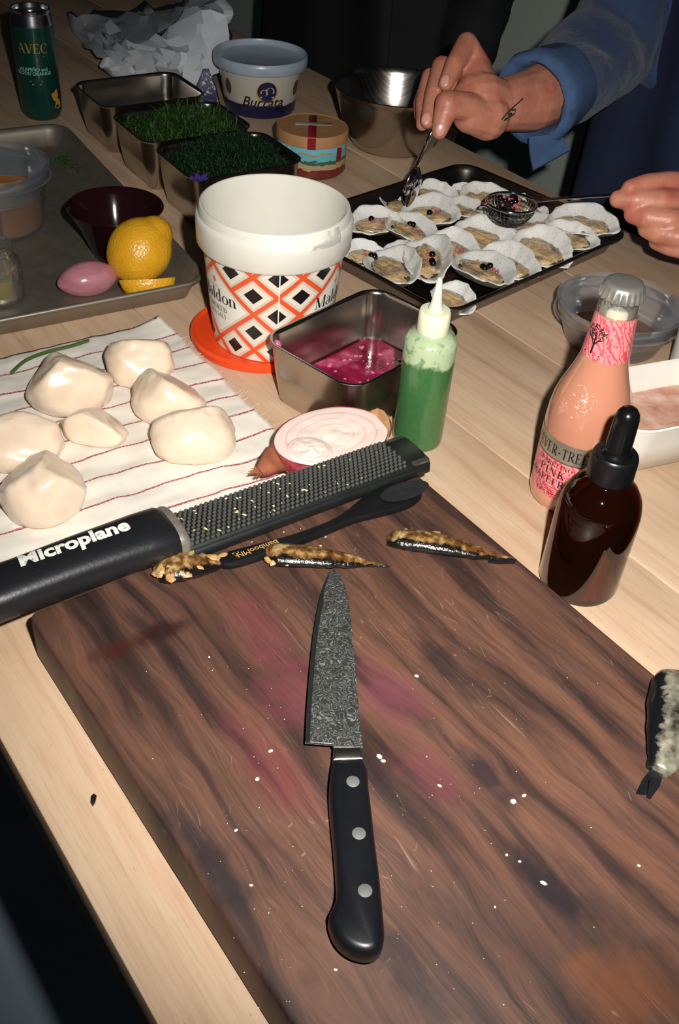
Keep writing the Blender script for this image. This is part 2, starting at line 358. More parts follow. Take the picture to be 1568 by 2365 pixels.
t = T('damascus_steel'); v = t.co('Object'); wz = t.noise(v, 150, 1.5, .5, 1.2); ln = t.M('PINGPONG', t.M('MULTIPLY', wz, 8.), .5)
t.set(Base_Color=t.ramp(ln, [(.2, C(84, 86, 84)), (.40, C(110, 112, 108)), (.49, C(178, 178, 172))]), Metallic=.75, Roughness=t.ramp(ln, [(.1, .42), (.5, .6)])); t.bump(ln, .1, .0003); M_DAM = t.m
kn = thing('kitchen_knife', 'chef knife with rippled steel blade and black triple riveted handle on the board', 'knife', at(800, 1730, BT))
kz = lambda x, y: BT+.0025+max(0, (y-1312))/(1740-1312)*.0085
spine = [(768, 1312), (786, 1330), (800, 1362), (810, 1420), (817, 1500), (825, 1590), (833, 1680), (838, 1722)]
edge = [(838, 1726), (771, 1726), (766, 1718), (705, 1713), (708, 1640), (713, 1570), (720, 1490), (731, 1415), (747, 1352), (760, 1320)]
fixed = Vector(kn.location)
def local(o, root):
    for vv in o.data.vertices: vv.co = Vector(vv.co)-Vector(root.location)
    o.data.update(); return o
bl_o = local(plate(smooth_px(spine, 3)+edge, kz, .0022, .0004, kn, 'blade', M_DAM, 25), kn)
ed = smooth_px([(705, 1713), (708, 1640), (713, 1570), (720, 1490), (731, 1415), (747, 1352), (768, 1312)], 3); inn = [(x+(11 if y > 1400 else 11*(y-1312)/88), y) for x, y in ed]
local(plate(ed+inn[::-1], lambda x, y: kz(x, y)+.00025, .0004, 0, bl_o, 'cutting_edge', P('ground_steel', C(84, 86, 84), .3, .85, .05)), kn)
local(plate([(771, 1724), (836, 1722), (839, 1752), (769, 1755)], BT+.0145, .011, .002, kn, 'bolster', P('satin_steel', C(186, 182, 174), .3, 1, .05)), kn)
hd = [(768, 1753), (763, 1790), (762, 1830), (766, 1880), (771, 1930), (776, 1985), (779, 2040), (776, 2070), (768, 2090), (760, 2108), (763, 2128), (775, 2156), (795, 2178), (820, 2192), (850, 2198), (875, 2190), (887, 2170), (889, 2140), (884, 2080), (877, 2010), (868, 1940), (860, 1870), (852, 1810), (841, 1751)]
hz = lambda x, y: BT+.0155+.002*(y-1750)/450
hdl = local(plate(smooth_px(hd+[hd[0]], 3)[:-1], hz, .0148, .004, kn, 'handle', P('black_handle', C(16, 17, 21), .34, 0, .15, 40, .05, 400), 60), kn)
M_RIV = P('rivet_steel', C(104, 104, 100), .65, .2, .05)
for (x, y) in ((815, 1805), (829, 1925), (843, 2057)):
    c = at(x, y, hz(x, y)); o = mk('rivet', lathe([(.0034, -.001), (.0034, .00015), (.003, .0004), (0, .0004)], 24), M_RIV, kn); o.location = c-fixed
local(plate(smooth_px([(800, 2178), (822, 2190), (850, 2196), (874, 2188), (882, 2178), (878, 2192), (852, 2206), (822, 2202)], 2), lambda x, y: hz(x, y)-.005, .006, .001, kn, 'end_cap', M_CHROME), kn)

# ---- grater
GA = at(392, 1226, BT+.014); GB = at(950, 1033, BT+.012); gx = (GB-GA).xy.normalized(); gang = math.atan2(gx.y, gx.x); GL = (GB-GA).xy.length
gr = thing('fine_grater', 'long fine tooth grater with thick black handle across the top of the board', 'grater', (GA.x, GA.y, BT), gang)
t = T('etched_steel'); v = t.co(); t.set(Base_Color=t.mix(t.noise(v, 60, 4), C(46, 50, 48), C(80, 84, 82)), Metallic=.85, Roughness=.38); M_ETCH = t.m
gw = .0185
sec = [(-gw-.001, .001), (-gw, .0085), (-gw+.002, .0105), (-gw*.5, .0122), (0, .0127), (gw*.5, .0122), (gw-.002, .0105), (gw, .0085), (gw+.001, .001)]
bb = loft([[(x, y, z) for y, z in sec]+[(x, y*.96, z-.0006) for y, z in sec[::-1]] for x in [-.012+k*(GL+.016)/24 for k in range(25)]], True, True, True)
gb = mk('grating_blade', bb, M_ETCH, gr)
TV, TF, HV, HF = [], [], [], []
nx, ny = 46, 11
for i in range(nx):
    for j in range(ny):
        x = .008+i*(GL-.022)/nx+(.5 if j % 2 else 0)*(GL-.022)/nx; y = -gw*.86+j*2*gw*.86/(ny-1)
        z = .0127-.0022*(y/gw)**2; h = len(TV); a, b_ = .0011, .0013
        TV += [(x-a, y-b_, z), (x-a, y+b_, z), (x+a*.5, y+b_*1.05, z+.0010), (x+a*.9, y, z+.00135), (x+a*.5, y-b_*1.05, z+.0010)]
        TF += [(h, h+4, h+3), (h, h+3, h+1), (h+1, h+3, h+2)]
        q = len(HV); HV += [(x+a*.4, y-b_, z+.00012), (x+a*1.9, y-b_*.8, z+.00012), (x+a*1.9, y+b_*.8, z+.00012), (x+a*.4, y+b_, z+.00012)]; HF.append((q, q+1, q+2, q+3))
tag(mk('teeth', (TV, TF), P('bright_tooth_steel', C(205, 205, 196), .3, .9, .1, 400), gb, False), kind='stuff')
tag(mk('openings', (HV, HF), P('opening_black', C(10, 11, 11), .6, 0, 0), gb, False), kind='stuff')
V, F = [], []; rr = random.Random(4)
for k in range(46):
    x = rr.uniform(.01, GL-.02)*rr.uniform(.5, 1); y = rr.uniform(-gw*.8, gw*.8); s = rr.uniform(.0003, .0009); m = TR(x, y, .0138-.0022*(y/gw)**2) @ RZ(rr.uniform(0, 6)) @ SC(s*rr.uniform(1, 2.4), s, s*.5)
    V, F = join((V, F), tf(sphere(6, 4), m))
tag(mk('zest_bits', (V, F), P('pale_zest', C(224, 206, 140), .6), gb), kind='stuff')
for s in (-1, 1): mk('side_rail', tube([(-.005, s*(gw+.0008), .0045), (GL*.5, s*(gw+.0008), .0045), (GL-.002, s*(gw+.0008), .0045)], [.0018]*3, 8, 2.2), M_ETCH, gb)
mk('plain_tip', rstack(.016, gw*1.9, .003, [(0, .0090), (0, .0106), (-.001, .0112)], 4), P('tip_steel', C(150, 150, 140), .3, .9, .2, 60), gb, loc=(GL-.003, 0, 0))
# handle: lofted rounded sections running back to the left
hs = []
for x, wdt, th, zc, bend in ((.004, .0185, .010, .0125, 0), (-.004, .0205, .0125, .0140, 0), (-.02, .0200, .0130, .0145, 0), (-.06, .0185, .0130, .0150, -.0005), (-.10, .0178, .0130, .0150, -.002), (-.125, .0180, .0130, .015, -.003), (-.145, .0165, .0120, .0145, -.004), (-.158, .0120, .009, .014, -.005), (-.163, .006, .005, .0135, -.005)):
    hs.append([(x, bend+wdt*(abs(cos(a))**.75)*(1 if cos(a) > 0 else -1), zc+th*(abs(sin(a))**.75)*(1 if sin(a) > 0 else -1)) for a in [2*pi*k/28 for k in range(28)]])
gh = mk('handle', loft(hs, True, True, True), M_BLACKR, gr, True, 70)
cl = [[(x, wd*1.03*(abs(cos(a))**.75)*(1 if cos(a) > 0 else -1), .0128+th*(abs(sin(a))**.75)*(1 if sin(a) > 0 else -1)) for a in [2*pi*k/28 for k in range(28)]] for x, wd, th in ((-.001, .0195, .0118), (.0015, .0202, .0122), (.0045, .0196, .0112), (.006, .018, .0095))]
mk('collar', loft(cl, True, True, True), P('scuffed_grey', C(120, 114, 106), .5, .3, .3, 120), gr, True, 70)
V, F = txt('Microplane', .0165, .0007, 'CENTER', 1.02, .12)
def htop(y): return .0150+.0130*(max(0, 1-(abs(y)/.0184)**2.6))**(.38)
from mathutils.bvhtree import BVHTree
bv = BVHTree.FromPolygons([v.co for v in gh.data.vertices], [tuple(p.vertices) for p in gh.data.polygons])
def subdiv(VF, cuts=3):
    me = bpy.data.meshes.new('x'); me.from_pydata([tuple(v) for v in VF[0]], [], VF[1]); bm = bmesh.new(); bm.from_mesh(me)
    bmesh.ops.triangulate(bm, faces=bm.faces); bmesh.ops.subdivide_edges(bm, edges=bm.edges, cuts=cuts, use_grid_fill=True); bm.verts.index_update()
    r = [v.co.copy() for v in bm.verts], [tuple(v.index for v in f.verts) for f in bm.faces]; bm.free(); bpy.data.meshes.remove(me); return r
V, F = subdiv((V, F))
def drop(x, y):
    h = bv.ray_cast(Vector((x, y, .1)), Vector((0, 0, -1))); return h[0].z if h[0] else .02
V = [(v[0]*.93-.062, v[1]*.95-.001, drop(v[0]*.93-.062, v[1]*.95-.001)+.0005) for v in V]
tag(mk('lettering', (V, F), P('worn_white_print', C(222, 222, 214), .6, 0, .1, 90), gh, False), 'white lettering along the black handle')
mk('hang_ring', tf(lathe([(.0055, -.0012), (.0075, -.0014), (.0078, 0), (.0072, .0012), (.0055, .0010)], 28, False, False), TR(-.143, .001, .0268) @ RY(-.12)), M_CHROME, gh)

# ---- black bamboo spoon
spn = thing('bamboo_spoon', 'slim black tasting spoon with printed handle between grater and fish', 'spoon', at(740, 1210, BT))
up_ = [(503, 1281), (530, 1270), (600, 1252), (680, 1230), (760, 1200), (805, 1172), (845, 1140), (890, 1117), (935, 1108), (962, 1113), (976, 1130)]
lo_ = [(974, 1143), (955, 1158), (915, 1173), (860, 1187), (820, 1197), (760, 1222), (690, 1250), (620, 1276), (560, 1296), (520, 1302), (502, 1294)]
M_EBON = P('ebonised_bamboo', C(14, 14, 16), .42, 0, .25, 60, .12, 250)
so = local(plate(smooth_px(up_, 3)+smooth_px(lo_, 3), BT+.0065, .006, .0018, spn, 'body', M_EBON), spn)
bx, by = at(915, 1142, BT+.0066), at(955, 1128, BT+.0066); a_ = math.atan2((by-bx).y, (by-bx).x)
mk('bowl_hollow', tf(lathe([(0, .0001), (.010, .0003), (.0105, .0007), (.0095, .0007), (.006, .0002)], 24, True, False), RZ(a_) @ SC(1.9, .85, 1)), P('worn_black', C(30, 31, 34), .5, 0, .3, 90), so, loc=(bx+by)/2-Vector(spn.location))
ta, tb_ = at(548, 1278, BT+.0069), at(622, 1252, BT+.0069); an = math.atan2((tb_-ta).y, (tb_-ta).x)+pi
V, F = txt('BambooMN', .0062, .0001, 'CENTER'); vf = tf((V, F), RZ(an))
lo = mk('lettering', vf, P('gold_print', C(186, 144, 84), .5, .2, 0), so, False); lo.location = at(592, 1262, BT+.0069)-Vector(spn.location)
tag(lo, 'small gold lettering and mark on the spoon handle')
mark = []
for k in range(7):
    a = k*2.2; mark.append(_st(.0016*cos(a), .0016*sin(a), .0026*cos(a+1.3), .0026*sin(a+1.3), .0004))
mm = mk('maker_mark', tf(join(*mark), RZ(an)), MC['gold_print'], so, False); mm.location = at(545, 1279, BT+.0069)-Vector(spn.location)

# ---- smoked fish
t = T('smoked_fish_skin'); v = t.co('Object'); gz = t.xyz(t.n('TexCoord').outputs['Generated'])
nz = t.noise(v, 140, 5, .65); belly = t.ramp(t.M('ADD', t.xyz(t.n('UVMap').outputs[0])[1], t.M('MULTIPLY', t.M('SUBTRACT', nz, .5), .7)), [(.17, 0.), (.30, 1.)])
gold = t.ramp(t.noise(v, 170, 5), [(.3, C(58, 34, 16)), (.46, C(124, 84, 42)), (.58, C(182, 146, 92)), (.66, C(206, 182, 134)), (.75, C(96, 50, 22))])
t.set(Base_Color=t.mix(belly, C(18, 15, 14), gold), Roughness=.22, Metallic=t.M('MULTIPLY', belly, .35), Coat_Weight=.7, Coat_Roughness=.08); t.bump(t.M('ADD', nz, t.noise(v, 500, 3)), .45, .0010); M_FISH = t.m
t = T('silver_fish_skin'); v = t.co('Object'); nz = t.noise(v, 150, 5, .65)
belly = t.ramp(t.M('ADD', t.xyz(t.n('UVMap').outputs[0])[1], t.M('MULTIPLY', t.M('SUBTRACT', nz, .5), .5)), [(.22, 0.), (.34, 1.)])
sv = t.ramp(t.noise(v, 95, 5), [(.32, C(40, 36, 30)), (.45, C(120, 116, 100)), (.62, C(176, 170, 150)), (.75, C(120, 90, 50))])
t.set(Base_Color=t.mix(belly, C(16, 17, 20), sv), Roughness=.25, Metallic=t.M('MULTIPLY', belly, .4), Coat_Weight=.5, Coat_Roughness=.15); t.bump(nz, .2, .0008); M_SILV = t.m
M_FIN = P('dark_fin', C(26, 27, 30), .3, .1, .3, 200, .4, 600); M_FLESH = P('pale_fish_flesh', C(176, 140, 92), .3, 0, .4, 250, .7, 400, Coat_Weight=.5)
def fish(label, pts, ws, mat, seed, height=.62, tail=None, flesh=None, group='smoked sardines on the board'):
    P3 = spl([at(x, y, BT) for x, y in pts], 5); n = len(P3); Wd = []
    for i in range(n):
        q = i/(n-1)*(len(ws)-1); k = min(int(q), len(ws)-2); Wd.append((ws[k]+(ws[k+1]-ws[k])*(q-k))*.00037)
    root = thing('smoked_fish', label, 'fish', P3[n//2], 0, group); L = []; UV = []
    m = 18; base = Vector(root.location)
    for i, p in enumerate(P3):
        d = (P3[min(i+1, n-1)]-P3[max(i-1, 0)]).normalized(); s = d.cross(Vector((0, 0, 1))); s.normalize(); lp = []
        for k in range(m):
            a = 2*pi*k/m; w_ = Wd[i]; ss = cos(a)*w_; zz = w_*height*(1+sin(a))
            q = p-base+s*ss+Vector((0, 0, zz*.95+.0003)); q += Vector((fn(q, 160, seed), fn(q, 160, seed+3), fn(q, 160, seed+5)*.6))*(.0006*min(1, w_/.006)); q.z = max(q.z, .0003)
            lp.append(q); UV.append((i/n, .5-.5*cos(a)))
        L.append(lp)
    body = mk('body', loft(L, True, True, True), mat, root, True, 70, uv=UV)
    if tail:
        for tp in tail:
            local(plate(tp, BT+.003, .0014, 0, root, 'tail_fin', M_FIN), root)
    if flesh:
        V, F = [], []; r_ = random.Random(seed)
        for (x, y, s) in flesh:
            c = at(x, y, BT)-base; V, F = join((V, F), tf(sphere(8, 6, lambda v: v*(1+.35*fn(v, 2.2, r_.random()*9))), TR(c.x, c.y, s*.6+.004) @ RZ(r_.uniform(0, 3)) @ SC(s*1.4, s*.8, s*.5)))
        tag(mk('flaked_flesh', (V, F), M_FLESH, root), kind='stuff')
    return root
fish('broken smoked fish with flaked pale flesh beside the tip of the spoon handle', [(362, 1338), (380, 1332), (420, 1322), (465, 1316), (505, 1304), (530, 1292)], [18, 30, 36, 25, 17, 8], M_FISH, 1, .5, None,
     [(390, 1318, .006), (405, 1330, .007), (418, 1322, .007), (430, 1312, .006), (395, 1345, .005), (440, 1322, .005), (380, 1332, .006), (415, 1340, .006), (465, 1308, .004), (490, 1305, .004), (425, 1300, .005), (372, 1342, .004), (405, 1308, .005), (450, 1326, .005), (515, 1298, .003)])
fish('headless smoked fish with thin pointed tail lying at the knife tip', [(617, 1297), (640, 1295), (700, 1298), (760, 1302), (815, 1305), (850, 1306), (900, 1310)], [20, 27, 26, 22, 15, 8, 2.0], M_FISH, 2, .55, None, [(622, 1308, .003), (660, 1314, .0025), (680, 1315, .0022), (632, 1312, .003)])
fish('whole small smoked fish lying near the edge of the board by the spoon bowl', [(893, 1255), (915, 1257), (970, 1264), (1030, 1273), (1090, 1284), (1130, 1290), (1190, 1297)], [12, 22, 26, 24, 18, 12, 4], M_FISH, 3, .6, [[(1128, 1282), (1160, 1285), (1193, 1291), (1188, 1299), (1150, 1299), (1128, 1296)]], [(940, 1242, .0025), (1003, 1246, .0028)])
fish('large silver smoked fish with forked tail lying by the board edge', [(1556, 1572), (1553, 1600), (1550, 1660), (1542, 1720), (1530, 1760), (1516, 1790)], [24, 38, 44, 38, 28, 17], M_SILV, 4, .55, [[(1500, 1780), (1516, 1776), (1524, 1795), (1492, 1832), (1470, 1830), (1484, 1800)], [(1512, 1782), (1532, 1785), (1524, 1815), (1504, 1842), (1494, 1838), (1497, 1805)]])
fish('ragged silver fish lying beside the fork tailed one at the board edge', [(1600, 1600), (1592, 1680), (1580, 1740), (1570, 1770)], [20, 34, 26, 10], M_SILV, 5, .5, None, [(1562, 1745, .004), (1564, 1765, .0035)])
# ---- crumbs on the board
V, F = [], []; rr = random.Random(11)
def crumb(x, y, s, z=BT):
    global V, F
    s *= .62; c = at(x, y, z); V, F = join((V, F), tf(sphere(6, 4), TR(c.x, c.y, z+s*.3) @ RZ(rr.uniform(0, 6)) @ SC(s*rr.uniform(.8, 1.8), s, s*.6)))
for x, y, s in ((962, 1562, .0018), (876, 1748, .0024), (885, 1758, .0018), (594, 1800, .0018), (625, 1735, .0016), (1185, 1852, .0026), (1210, 1838, .0015), (1475, 2000, .0016), (1255, 2040, .0018), (545, 1918, .0013), (483, 1518, .0012), (1143, 2095, .0012), (1170, 1975, .0013), (1200, 1990, .0012), (1015, 1815, .0014), (580, 2045, .0012), (775, 2240, .0011)): crumb(x, y, s)
for k in range(150):
    x = rr.gauss(800, 260); y = rr.uniform(1480, 2330)
    if 300 < x < 1500 and y < 1480+(x-0)*1.6 and not (700 < x < 900): crumb(x, y, rr.uniform(.00015, .00045))
for k in range(14): crumb(rr.uniform(520, 760), rr.uniform(1195, 1265), rr.uniform(.0004, .0011))
tag(mk('crumbs', (V, F), P('pale_crumb', C(226, 214, 190), .6)), 'pale crumbs and flakes scattered over the cutting board', 'crumbs', kind='stuff')
chip = plate([(210, 1838), (216, 1832), (223, 1836), (220, 1850), (214, 1860), (209, 1852)], .0018, .0016, .0003, None, 'burnt_chip', P('burnt', C(26, 18, 14), .5))
tag(chip, 'tiny dark burnt chip on the bare table strip beside the board', 'food scrap')

# ---- towel
TC = at(376, 745); td = Vector((cos(rad(-52)), sin(rad(-52)), 0)); tl = Vector((-cos(rad(35)), -sin(rad(35)), 0))
d0 = (at(409, 777)-TC).dot(td); d6 = (at(625, 995)-TC).dot(td); tsp = (d6-d0)/6
t = T('striped_linen'); v = t.co('UV'); X = t.xyz(v); nz = t.noise(v, 9, 3); weave = t.noise(t.co('UV', (900, 900, 1)), 1, 2)
ph = t.M('ADD', t.M('DIVIDE', t.M('SUBTRACT', X[1], d0), tsp), t.M('MULTIPLY', t.M('SUBTRACT', t.noise(t.co('UV', (14, 1, 1)), 3, 3), .5), .10))
dd = t.M('ABSOLUTE', t.M('SUBTRACT', ph, t.M('ROUND', ph)))
ls = t.ramp(dd, [(.026, 1.), (.045, 0.)]); dash = t.ramp(t.noise(t.co('UV', (700, 700, 1)), 1, 2), [(.35, .45), (.55, 1.)])
t.set(Base_Color=t.mix(t.M('MULTIPLY', ls, dash), t.mix(t.noise(v, 25, 4), C(222, 214, 200), C(236, 230, 218)), C(150, 30, 54)), Roughness=.85, Sheen_Weight=.15); t.bump(weave, .25, .0006); M_TOWEL = t.m
UVt = []; NU, NV = 90, 70; TLn, TDn = .285, .285
def tw(u, w_):
    a = u*TLn; b = w_*TDn
    e = .003*fn((a*14, b*14, 1), 1, 2); edge_r = min(u, w_, 1-w_)
    p = TC+tl*(a+.004*fn((b*30, 0, 0), 1, 1)*(u < .02)*1)+td*(b+e)
    z = .0022+.0016*fn((a*16, b*60, 0), 1, 3)+.0014*fn((a*40, b*30, 0), 1, 8)
    if a > .20: z += .006*max(0, fn((a*26, b*26, 4), 1, 5))*min(1, (a-.20)/.06)
    if w_ > .9: z += .004*(w_-.9)/.1*max(0, fn((a*20, 2, 0), 1, 7)+.3)
    if u < .12 and w_ < .12: z += .006*(1-u/.12)*(1-w_/.12)
    UVt.append((a, b)); return Vector((p.x, p.y, max(z, .0008)))
tw_o = mk('kitchen_towel', grid(NU, NV, tw), M_TOWEL, None, uv=UVt); md = tw_o.modifiers.new('s', 'SOLIDIFY'); md.thickness = .0007; md.offset = -1
tag(tw_o, 'cream linen kitchen towel with thin red stripes under the scallops', 'towel')
V, F = [], []
for k in range(34):
    b = random.Random(k).uniform(.01, .26); s = TC+td*b+Vector((0, 0, .0022)); r_ = random.Random(k+90)
    e = s-tl*r_.uniform(.002, .007)+td*r_.uniform(-.004, .004)+Vector((0, 0, r_.uniform(-.001, .003))); V, F = join((V, F), tube([s+tl*.002, (s+e)/2, e], [.00018]*3, 5))
tag(mk('frayed_threads', (V, F), P('thread', C(216, 206, 190), .8, 0, 0), tw_o), kind='stuff')

# ---- scallops
t = T('raw_scallop'); v = t.co(); t.set(Base_Color=t.ramp(t.noise(v, 22, 4), [(.3, C(222, 196, 170)), (.55, C(234, 214, 190)), (.8, C(226, 194, 172))]), Roughness=.26, Subsurface_Weight=.35, Subsurface_Radius=(.6, .35, .2), Subsurface_Scale=.008, Coat_Weight=.35, Coat_Roughness=.12); t.bump(t.noise(t.co('Object', (1, 1, .3)), 90, 4), .15, .001); M_SCAL = t.m
def scallop(px, py, w, d, h, rot, seed, cuts, label):
    c = at(px, py, h*.45); n1 = [(Vector(n).normalized(), k) for n, k in cuts]
    def f(v):
        v = Vector((abs(v.x)**.93*(1 if v.x > 0 else -1), abs(v.y)**.93*(1 if v.y > 0 else -1), abs(v.z)**.9*(1 if v.z > 0 else -1)))
        for n, k in n1:
            q = v.dot(n)
            if q > k: v = v-n*((q-k)**1.5/(.25+(q-k)**.5)*.95)
        v = v*(1+.10*fn(v, 1.1, seed)+.02*fn(v, 4, seed)); 
        return Vector((v.x*w/2, v.y*d/2, max(v.z, -.55)*h/1.5))
    V, F = sphere(48, 30, f); zm = min(v.z for v in V); V = [v-Vector((0, 0, zm)) for v in V]
    o = mk('scallop', (V, F), M_SCAL, None, True, 180, loc=(c.x, c.y, .0036), rot=(0, 0, rot)); tag(o, label, 'scallop', 'raw scallops on the towel'); return o
scallop(162, 885, .072, .058, .046, .35, 1, [((.5, .35, .8), .48), ((-.75, .2, .6), .62), ((.1, -1, .35), .75)], 'large peaked raw scallop closest to the green chive on the towel')
scallop(322, 836, .058, .052, .036, -.2, 2, [((-.3, .6, .8), .6), ((.5, -.6, .6), .72)], 'raw scallop closest to the top corner of the towel')
scallop(391, 920, .062, .050, .038, -.1, 3, [((.45, .5, .75), .45), ((-.6, -.3, .6), .75)], 'raw scallop with a flat pinkish cut top in the middle of the towel')
scallop(216, 984, .056, .036, .030, -.15, 4, [((.6, .3, .75), .35), ((-.7, .3, .7), .5), ((.2, -1, .1), .6)], 'smallest wedge shaped piece of raw scallop on the towel')
scallop(448, 1005, .066, .054, .038, .2, 5, [((-.2, .7, .75), .62), ((.7, -.3, .6), .75)], 'plump oval raw scallop nearest the cut shallot')
scallop(48, 1025, .064, .050, .034, .1, 6, [((.3, -.5, .8), .55)], 'rounded raw scallop touching the one beside the grater handle')
scallop(101, 1128, .062, .060, .040, .5, 7, [((.75, .1, .65), .62), ((-.5, .5, .75), .62), ((.3, -1, .2), .8)], 'big lumpy raw scallop nearest the grater handle')
cp = [at(27, 860, .006), at(60, 832, .008), at(110, 812, .008), at(160, 800, .007), at(205, 786, .006)]
tag(mk('chive_stem', tube(spl(cp, 5), .0015, 8), P('chive_green', C(66, 92, 36), .4, 0, .2)), 'thin curved green chive lying at the top edge of the towel', 'herb')

# ---- cut shallot
sa, sb = at(652, 1046, .030), at(892, 976, .030); sc_ = (sa+sb)/2; sx = (sb-sa).xy.normalized(); sL = (sb-sa).xy.length
sh = thing('cut_shallot', 'halved red shallot with pale ringed cut face between squeeze bottle and grater', 'shallot', (sc_.x-.003, sc_.y-.010, 0), math.atan2(sx.y, sx.x))
t = T('shallot_skin'); v = t.co('Object', (4, 40, 40)); w_ = t.noise(v, 2.5, 5); t.set(Base_Color=t.ramp(w_, [(.25, C(120, 36, 48)), (.45, C(168, 62, 74)), (.62, C(196, 100, 96)), (.8, C(180, 110, 74))]), Roughness=.3, Coat_Weight=.3); t.bump(w_, .15, .001); M_SKIN = t.m
t = T('shallot_flesh'); X = t.xyz(t.n('UVMap').outputs[0]); rg = t.M('ADD', X[0], t.M('MULTIPLY', t.M('SUBTRACT', t.noise(t.co(), 60, 2), .5), .06)); k = t.M('PINGPONG', t.M('MULTIPLY', rg, 5.), .5)
t.set(Base_Color=t.mix(t.M('MULTIPLY', t.ramp(k, [(.0, 1.), (.10, 0.)]), t.ramp(X[0], [(.2, .12), (.9, .6)])), t.mix(X[0], C(240, 222, 206), C(232, 204, 196)), C(190, 130, 136)), Roughness=.3, Subsurface_Weight=.2, Subsurface_Scale=.004, Coat_Weight=.3); M_SFLESH = t.m
def srad(s): # half width along the bulb, s -1..1
    return .0315*max(0., 1-abs(s)**2.5)**.55
hL = sL*.5
tilt = RX(rad(5))
loops = []
for i in range(33):
    s = -1+2*i/32; r = max(srad(s), .0006); loops.append([(s*hL, r*cos(a), -r*1.14*sin(a)) for a in [pi*k/20 for k in range(21)]])
sk = mk('skin', tf(loft(loops, False), TR(0, 0, .0385) @ tilt), M_SKIN, sh, True, 80)
V, F, UVs = [], [], []
nr, na = 36, 64
for i in range(nr+1):
    q = i/nr
    for j in range(na):
        a = 2*pi*j/na; ex = cos(a); yy = sin(a)
        # radial map of the outline
        lo_s, hi_s = 0, 1
        for _ in range(18):
            m_ = (lo_s+hi_s)/2; px_, py_ = m_*ex, m_*yy*.0315
            if abs(px_) < 1 and abs(py_) < srad(px_): lo_s = m_
            else: hi_s = m_
        g = abs((q*5) % 1-.5)*2; z = .0003*(1-g**6)+.0022*(1-q)*fn((ex*q*2, yy*q*2, 0), 1, 4)
        V.append((lo_s*ex*q*hL, lo_s*yy*.0315*q, z)); UVs.append((q, j/na))
for i in range(nr):
    for j in range(na): F.append((i*na+j, i*na+(j+1) % na, (i+1)*na+(j+1) % na, (i+1)*na+j))
M4 = TR(0, 0, .0385) @ tilt
mk('cut_face', tf((V, F), M4), M_SFLESH, sh, True, 60, uv=UVs)
# loose inner layer standing a little proud
V2 = [(v[0]*.38*.8+v[1]*.5*.6-.024, v[1]*.5*.8-v[0]*.38*.6-.009, v[2]*1.2+.0026*(1-(UVs[i][0])**3)) for i, v in enumerate(V)]
mk('inner_layer', tf((V2, F), M4), M_SFLESH, sh, True, 60, uv=UVs)
nk = [tf(([v for v in [(-hL*.93, 0, -.006), (-hL*1.06, .001, -.010), (-hL*1.2, .0, -.0135), (-hL*1.30, -.001, -.015)]], []), M4)[0]][0]
mk('dry_neck', tube(spl(nk, 4), [.0125-.0007*k for k in range(13)], 12), P('dry_skin', C(150, 84, 56), .7, 0, .3, 80, .5, 200), sh)
V, F = [], []
for k in range(16):
    r_ = random.Random(k); e = nk[-1]+Vector((-r_.uniform(.002, .007), r_.uniform(-.006, .006), r_.uniform(-.004, .005))); V, F = join((V, F), tube([nk[-1]+Vector((.003, 0, 0)), e], [.0012, .0003], 5))
tag(mk('neck_shreds', (V, F), MC['dry_skin'], sh), kind='stuff')
rt = [M4 @ Vector(q) for q in ((hL*.9, 0, -.006), (hL*1.03, 0, -.008), (hL*1.08, 0, -.009))]
mk('root_end', tube(rt, [.0155, .0105, .004], 12), P('root_tan', C(178, 134, 92), .8, 0, .3, 150, .6, 300), sh)

# ================================================================ SALT TUB, STEEL PANS, BOTTLES
def face_cam(p): return math.atan2(-p[1], -p[0])
TBp = at(627, 768, .008); tub = thing('salt_tub', 'white rimmed salt tub with orange and black diamond label standing in its lid', 'tub', (TBp.x, TBp.y, .0085), face_cam(TBp))
th_cam = 0.
ZA, PER = .048+.0183, .0365
t = T('diamond_label'); X = t.xyz(t.n('UVMap').outputs[0]); u, v = X[0], X[1]
def cell(a, sh_=0.):
    return t.M('ABSOLUTE', t.M('SUBTRACT', a, t.M('ROUND', a)))
A_ = t.M('ADD', u, v); B_ = t.M('SUBTRACT', u, v); m = t.M('MAXIMUM', cell(A_), cell(B_))
c = t.ramp(m, [(0, C(22, 18, 18)), (.205, C(224, 214, 198)), (.345, C(206, 194, 176)), (.425, C(226, 84, 44))], 'CONSTANT')
ul = t.M('SUBTRACT', u, -1.); ul = t.M('SUBTRACT', ul, t.M('MULTIPLY', t.M('ROUND', t.M('DIVIDE', ul, 3.)), 3.)); vl = t.M('ADD', v, .5)
m2 = t.M('MAXIMUM', t.M('ABSOLUTE', t.M('ADD', ul, vl)), t.M('ABSOLUTE', t.M('SUBTRACT', ul, vl)))
lab = t.ramp(m2, [(0, C(228, 224, 212)), (.40, C(210, 200, 182))], 'CONSTANT'); lab2 = t.ramp(t.M('MULTIPLY', m2, .5), [(0, C(230, 226, 214)), (.42, C(208, 198, 180))], 'CONSTANT')
c = t.mix(t.M('LESS_THAN', m2, .93), c, lab2)
seam = t.M('LESS_THAN', t.M('ABSOLUTE', t.M('SUBTRACT', u, .53)), .012); c = t.mix(seam, c, C(232, 228, 216))
t.set(Base_Color=c, Roughness=.35, Coat_Weight=.25, Coat_Roughness=.15); M_LAB = t.m
M_TUBW = P('white_plastic', C(220, 216, 204), .28, 0, .03)
tp = [(.0530, 0.), (.0535, .002), (.0618, .0905)]; rf_t = prof_r([(.0535, .0), (.0535, .002), (.0618, .0905)])
nseg = 96; V, F, UVl = [], [], []
for i in range(19):
    z = .0005+(.0895-.0005)*i/18; r = rf_t(z)+.0002
    for j in range(nseg+1):
        a = -pi+2*pi*j/nseg; V.append((r*cos(a), r*sin(a), z)); UVl.append(((math.degrees(a)+15.8)/40., (z-ZA)/PER))
